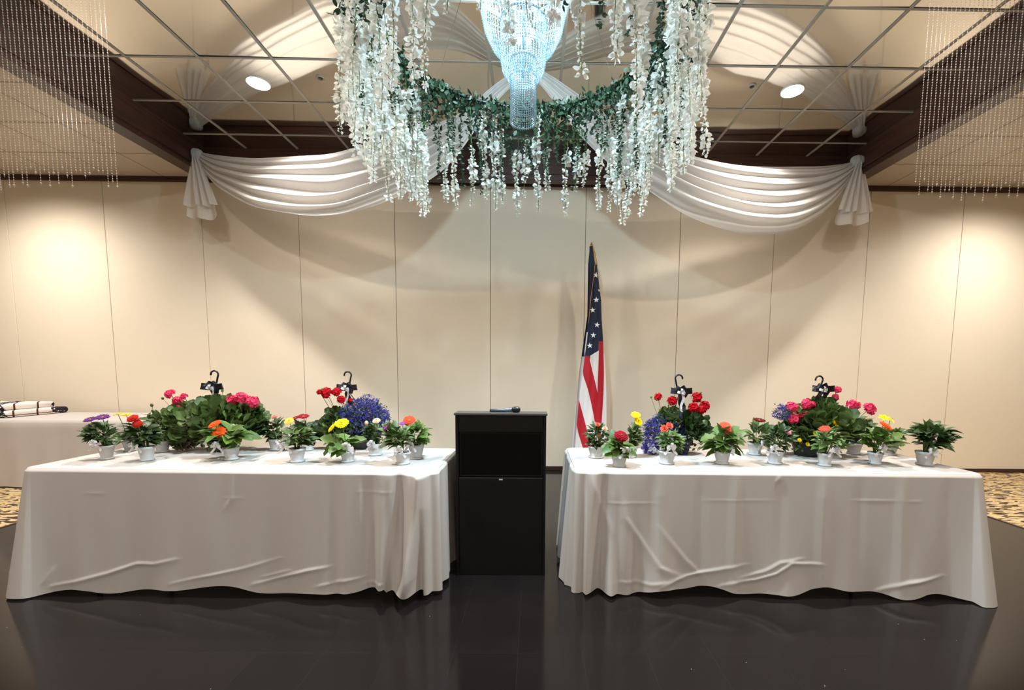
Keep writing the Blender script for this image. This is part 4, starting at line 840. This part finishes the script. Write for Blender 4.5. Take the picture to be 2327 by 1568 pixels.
LABELS = [
 'leftmost white pot of two purple daisies on the left table', 'white pot with two golden daisies on tall stems, behind a scarlet zinnia pot',
 'white pot with a scarlet zinnia bloom at the front left of the left table', 'tall budded green plant in a white pot behind the scarlet zinnia, left table',
 'white pot with two orange gerberas in front of a pink geranium basket, left table', 'white pot with one dusty pink zinnia, behind and right of the left pink geranium basket',
 'white pot with two crimson daisies behind the yellow orange flower on the left table', 'white pot with one yellow orange flower at the front middle of the left table',
 'white pot of bright yellow gerberas before the left table basket of blue lobelia', 'white pot with a pale peach flower behind the yellow gerberas on the left table',
 'white pot with violet daisies at the front right corner of the left table', 'white pot with one orange red gerbera, rightmost on the left table',
 'white pot of small dark leaves and peach roses, beside the flag on the right table', 'white pot with a crimson zinnia bloom at the front left of the right table',
 'white pot with two bright yellow gerberas behind the crimson zinnia, right table', 'white pot with a coral bloom over pale green leaves, before a blue lobelia basket',
 'white pot with broad leaves and coral red gerberas, right of the blue flower basket', 'white pot with one upright dark red daisy at the back middle of the right table',
 'white pot with one pale pink flower and a large silver bow on the right table', 'white pot with two brick red daisies before the right table pink geranium basket',
 'flowerless leafy plant in a white pot behind the orange gerbera on the right table', 'white pot with one orange gerbera at the front right of the right table',
 'white pot with yellow lilies at the back right of the right table', 'dense dark green flowerless plant in a white pot, rightmost on the right table']
CATS = 'potted plant'
def potted(i, spec):
    key, X, Y, rim, rw, (fx0, fx1, fz0, fz1), kind, lf, n, fls, bw = spec
    q = random.Random(100+i); tilt = math.tan(TILT)
    t = thing('potted_'+key, LABELS[i], CATS, (X, Y, TZ+.001), 0, 'small potted plants in white pots'); H = rim-TZ; rb = rw*.72
    b = MB(); prof = [(rb*.98, 0), (rb*1.22, .001), (rb*1.25, .010), (rb*1.05, .012), (rb, .015), (lerp(rb, rw, .5), H*.5), (rw*.96, H*.82), (rw*1.02, H*.84), (rw*1.03, H), (rw*.95, H), (rw*.92, H-.012)]
    rows = [[((r_*(1+.012*noise.noise(Vector((cos(2*PI*k/36)*2, sin(2*PI*k/36)*2+i, z*30)))) )*cos(2*PI*k/36), r_*sin(2*PI*k/36), z) for k in range(36)] for r_, z in prof]
    b.fc(*[b.grid(rows, True)+k for k in range(35, -1, -1)]); b.obj('pot', m_pot, t, True)
    b = MB(); b.lathe([(rw*.93, H-.014), (rw*.5, H-.008), (.004, H-.004)], 20, cap0=False, cap1=True); b.obj('soil', m_soil, t, True)
    cx, cz = (fx0+fx1)/2, (fz0+fz1)/2-TZ; ax, az = (fx1-fx0)/2, max(.04, (fz1-fz0)/2); crown = Vector((0, 0, H)); b = MB(); L_ = lf
    ay = min(ax, .13)*.85
    L_ *= 1.12; n = int(n*1.5)
    for k in range(n):
        d = Vector((q.gauss(0, 1), q.gauss(0, 1), q.gauss(0, 1))).normalized(); rad = q.uniform(.35, 1)**.6
        p = Vector((cx+d.x*max(.01, ax-L_*.35)*rad, d.y*max(.02, ay-L_*.3)*rad, cz+d.z*max(.01, az-L_*.15)*rad))
        if p.z < H*.8: p.z = H*.8+q.uniform(0, .03)
        o = Vector((p.x-cx*.3, p.y, (p.z-H)*.42-.004)); 
        if o.length < .01: o = Vector((0, 0, 1))
        o.normalize(); dr = (o+rv(q)*.45+Vector((0, 0, -.12)))
        leaf(b, p-dr.normalized()*L_*.3, dr, (Vector((0, 0, 1))+rv(q)*.5+Vector((0, -.3, 0))), L_*q.uniform(.75, 1.15), L_*(.66 if kind == 'broad' else .58)*q.uniform(.85, 1.1), kind, q)
    b.obj('foliage', LEAF[kind], t, True)
    b = MB()
    for k in range(9 if n > 30 else 6):
        a = q.uniform(0, 6.28); e = Vector((cx+cos(a)*ax*.5, sin(a)*ay*.5, cz+az*q.uniform(-.3, .4))); b.tube([crown+Vector((cos(a)*.01, sin(a)*.01, -.01)), crown.lerp(e, .5)+Vector((0, 0, .02)), e], [.003, .0022, .0014], 5)
    b.obj('stems', m_stem, t, True)
    for (dx, z, typ, r_, col, (ffx, ffz)) in fls:
        c = Vector((dx, -.03 if typ != 'bud' else -.01, z-TZ)); f = Vector((ffx, -.28 if typ == 'daisy' else -.5, ffz+.18)); b = MB(); flower(b, c, f, typ, r_, q)
        o = b.obj('flower', [fm(col), CENG if typ in ('lily', 'gerbera') else CEN], t)
        b = MB(); b.tube([Vector((dx*.3, 0, H)), Vector((dx*.8, -.005, (z-TZ)*.6+H*.3)), c-f.normalized()*.004], [.0026, .0022, .0020], 6); b.obj('flower_stem', m_stem, o, True)
    if bw:
        b = MB(); c = Vector((bw[0], -rw*1.05-.012, bw[1]-TZ)); bow(b, c, .029, .018, .010, q, 5)
        for sgn in (-1, 1): ribbon(b, [c+Vector((sgn*.010*k, -.004*sin(k*2), -.012*k)) for k in range(5)], .014, (1, 0, .2))
        b.obj('bow', m_ribw, t)
        if i in (8, 9, 16, 23): b = MB(); b.box((c.x+.008, c.y-.006, c.z-.030), (c.x+.044, c.y-.004, c.z-.004)); b.obj('care_card', mat('card_white', rgb(240, 240, 240), .6), t)
for i, s_ in enumerate(PLANTS): potted(i, s_)

BL = ['large hanging basket of pink geraniums, left of the two baskets on the left table', 'hanging basket of red geraniums and blue lobelia, left table near the podium',
      'hanging basket of red geraniums over trailing blue lobelia, right table near the flag', 'large hanging basket of pink geraniums with a long black bow on the right table']
def basket(i, B):
    q = random.Random(300+i); X, Y = B['x'], B['y']; t = thing('flower_basket', BL[i], 'flower basket', (X, Y, TZ+.001), 0, 'hanging baskets set on the tables'); H = B['rim']-TZ; rw = B['r']
    b = MB(); rb = rw*.70; b.lathe([(rb, 0), (rb*1.05, .004), (lerp(rb, rw, .5), H*.5), (rw, H*.9), (rw*1.05, H*.9), (rw*1.05, H), (rw*.97, H), (rw*.94, H-.02)], 36); b.obj('pot', m_darkpot, t, True)
    b = MB(); b.lathe([(rw*.95, H-.02), (.005, H-.01)], 20, cap0=False, cap1=True); b.obj('soil', m_soil, t, True)
    hx, hz = B['hook'][0]-X, B['hook'][1]-TZ; bx, bz = B['bow'][0]-X, B['bow'][1]-TZ
    sg = (1, 1, -1, 1)[i]; b = MB(); r_ = .026; cc = Vector((hx, 0, hz-r_)); pts = [Vector((bx, 0, bz-.02)), Vector((lerp(bx, hx+sg*.018, .6), 0, bz+.02))]
    for k in range(11):
        a = lerp(-.5, PI*1.08, k/10); pts.append(cc+Vector((sg*cos(a)*r_, 0, sin(a)*r_)))
    b.tube(pts, .0060, 8); b.obj('hook', m_plastic, t, True)
    b = MB()
    for k in range(4):
        a = k*PI/2+.5; b.tube([(bx, 0, bz-.02), (bx*.6+cos(a)*.05, sin(a)*.05, lerp(bz, H, .45)), (cos(a)*rw, sin(a)*rw, H)], .0032, 5)
    b.obj('hanger', m_plastic, t, True)
    # foliage
    nL = 0
    for li, (x0, x1, z0, z1) in enumerate(B['leaf']):
        b = MB(); cx, cz = (x0+x1)/2-X, (z0+z1)/2-TZ; ax, az = (x1-x0)/2, (z1-z0)/2; ay = min(ax, .17)*.9; lf = .082 if i in (0, 3) else .062; n = int(105*ax*az/lf/.1)+14
        cy = .0
        for k in range(n):
            d = Vector((q.gauss(0, 1), q.gauss(0, 1), q.gauss(0, 1))).normalized(); rad = q.uniform(.2, 1.12)**.5
            p = Vector((cx+d.x*max(.02, ax-lf*.55)*rad, cy+d.y*ay*rad, cz+d.z*max(.02, az-lf*.4)*rad)); p.z = max(p.z, H*.6, .055)
            o = Vector((p.x-cx*.5, p.y, (p.z-H)*.6+.02)).normalized()
            leaf(b, p, o+rv(q)*.5, Vector((0, -.7, .75))+rv(q)*.5, lf*q.uniform(.6, 1.1), lf, 'geranium', q)
            if k % 5 == 0: b.tube([(0, 0, H), p*.5+Vector((0, 0, H*.5+.02)), p], .0016, 4, False)
        if li: b.obj('foliage', LEAF['mid' if li % 2 else 'dark'] if i != 0 else LEAF['mid'], t, True); continue
        for k in range(110):
            x0, x1, z0, z1 = B['leaf'][0]; p = Vector((q.uniform(-1, 1)*rw*1.5, -q.uniform(.3, 1.1)*rw, H+q.uniform(-.05, .09))); leaf(b, p, rv(q), rv(q, .5), .028, .018, 'dark', q)
        b.obj('foliage', LEAF['mid'] if i in (0, 3) else LEAF['dark'], t, True)
    for k in range(0):
        x0, x1, z0, z1 = B['leaf'][0]; p = Vector((q.uniform(-1, 1)*rw*1.5, -q.uniform(.3, 1.1)*rw, H+q.uniform(-.05, .09))); leaf(b, p, rv(q), rv(q, .5), .028, .018, 'dark', q)
    for (x, z, r_, col) in B['ger']:
        c = Vector((x-X, -.05+q.uniform(-.03, .03), z-TZ)); b = MB(); f = Vector((c.x*1.5, -.7, .8)); flower(b, c, f, 'geranium', r_, q); o = b.obj('flower', [fm(col), CEN], t)
        b = MB(); b.tube([Vector((c.x*.4, 0, H+.03)), Vector((c.x*.8, c.y*.6, lerp(H, c.z, .6))), c-f.normalized()*r_*.3], .0022, 5); b.obj('flower_stem', m_stem, o, True)
    for x, z in B['bud']:
        c = Vector((x-X, -.02, z-TZ)); b = MB(); flower(b, c, Vector((0, 0, 1)), 'bud', .009, q); b.tube([Vector((c.x*.5, 0, H+.04)), c], .0014, 4); b.obj('bud', m_stem, t)
    if B['blue']:
        b = MB(); g = MB()
        for (x0, x1, z0, z1) in B['blue']:
            cx, cz = (x0+x1)/2-X, (z0+z1)/2-TZ; ax, az = (x1-x0)/2, (z1-z0)/2; ay = min(.12, max(ax, .06)); n = int(50000*ax*az)+60
            for k in range(n):
                d = Vector((q.gauss(0, 1), q.gauss(0, 1), q.gauss(0, 1))).normalized()*q.uniform(.35, 1.05)**.5; p = Vector((cx+d.x*ax, -.04+d.y*ay, max(.006, cz+d.z*az)))
                f = (rv(q)+Vector((0, -.6, .4))).normalized(); u, v = frame(f); r_ = q.uniform(.006, .010); i0 = b.vt(p)
                a0 = q.uniform(0, 6)
                for j in range(3):
                    a = a0+j*2.1; b.fc(i0, b.vt(p+(u*cos(a-.5)+v*sin(a-.5))*r_), b.vt(p+(u*cos(a+.5)+v*sin(a+.5))*r_))
                if k % 2 == 0: leaf(g, p+rv(q)*.012, rv(q), rv(q), .016, .008, 'dark', q)
                if k % 9 == 0: g.tube([p, p*.8+Vector((cx*.1, 0, .1*cz))], .0007, 3, False)
        o = b.obj('lobelia_bloom', fm('blue'), t); o['kind'] = 'stuff'; o['label'] = 'mass of tiny blue lobelia flowers'; g.obj('lobelia_foliage', LEAF['dark'], o)
    for (x0, x1, z0, z1, kd) in B['trail']:
        b = MB(); cx, cz = (x0+x1)/2-X, (z0+z1)/2-TZ; ax, az = (x1-x0)/2, (z1-z0)/2
        for k in range({'purpleleaf': 150, 'redwhite': 26, 'pansy': 34}[kd]):
            d = Vector((q.gauss(0, 1), q.gauss(0, 1), q.gauss(0, 1))).normalized()*q.uniform(.3, 1)**.5; p = Vector((cx+d.x*ax, -.05+d.y*.06, max(.028, cz+d.z*az)))
            if kd == 'purpleleaf': leaf(b, p, rv(q, -.3), rv(q, .6), .026, .016, 'dark', q)
            else: b.k = k % 2; flower2(b, p, (rv(q)*.4+Vector((0, -1, .4))), .011 if kd == 'redwhite' else .014)
        b.obj('trailing_foliage' if kd == 'purpleleaf' else 'trailing_bloom', LEAF['purple'] if kd == 'purpleleaf' else [fm('crimson' if kd == 'redwhite' else 'blue'), fm('white')], t)
    if i == 3:
        for x, z in CALI:
            b = MB(); c = Vector((x-X, -.15, z-TZ)); flower(b, c, Vector((0, -1, .5)), 'rose', .014, q); b.obj('flower', [fm('yellow'), CEN], t)
    # black satin bow with a white printed bow at its centre
    c = Vector((bx, -.018, bz)); b = MB()
    for a_, L in ((.12, .084), (PI-.15, .070), (.8, .055), (PI-.8, .050), (-.5, .06)):
        d = Vector((cos(a_), -.2, sin(a_)*.8)); ribbon(b, loop_pts(c, d, L, .016, Vector((0, -1, 0))), .044, Vector((-sin(a_), -.3, cos(a_))))
    tl = (.075, .13, .16, .15)[i]; sgs = ((1, .035), (.4, .02)) if i != 3 else ((1, .06), (-1, .045))
    for sgn, sp in sgs: ribbon(b, [c+Vector((sgn*sp*(k/6)**.7+.006*sin(k*1.9), -.008-.004*sin(k*1.3), -tl*k/6)) for k in range(7)], .026, (1, -.25, .1))
    b.obj('black_bow', m_ribk, t)
    b = MB(); bow(b, c+Vector((.0, -.014, -.008)), .030, .018, .012, q, 4)
    if i != 3: ribbon(b, [c+Vector((.012+.008*sin(k), -.02-.003*sin(k*1.3), -.01-tl*.85*k/6)) for k in range(7)], .017, (1, -.3, .1))
    b.obj('white_bow', m_ribw, t)
def flower2(b, c, f, r_):
    u, v = frame(f); i0 = b.vt(c+f.normalized()*.002)
    for j in range(5):
        a = j*2*PI/5; b.fc(i0, b.vt(c+(u*cos(a-.55)+v*sin(a-.55))*r_), b.vt(c+(u*cos(a)+v*sin(a))*r_*1.15), b.vt(c+(u*cos(a+.55)+v*sin(a+.55))*r_))
for i, B in enumerate(BASKETS): basket(i, B)
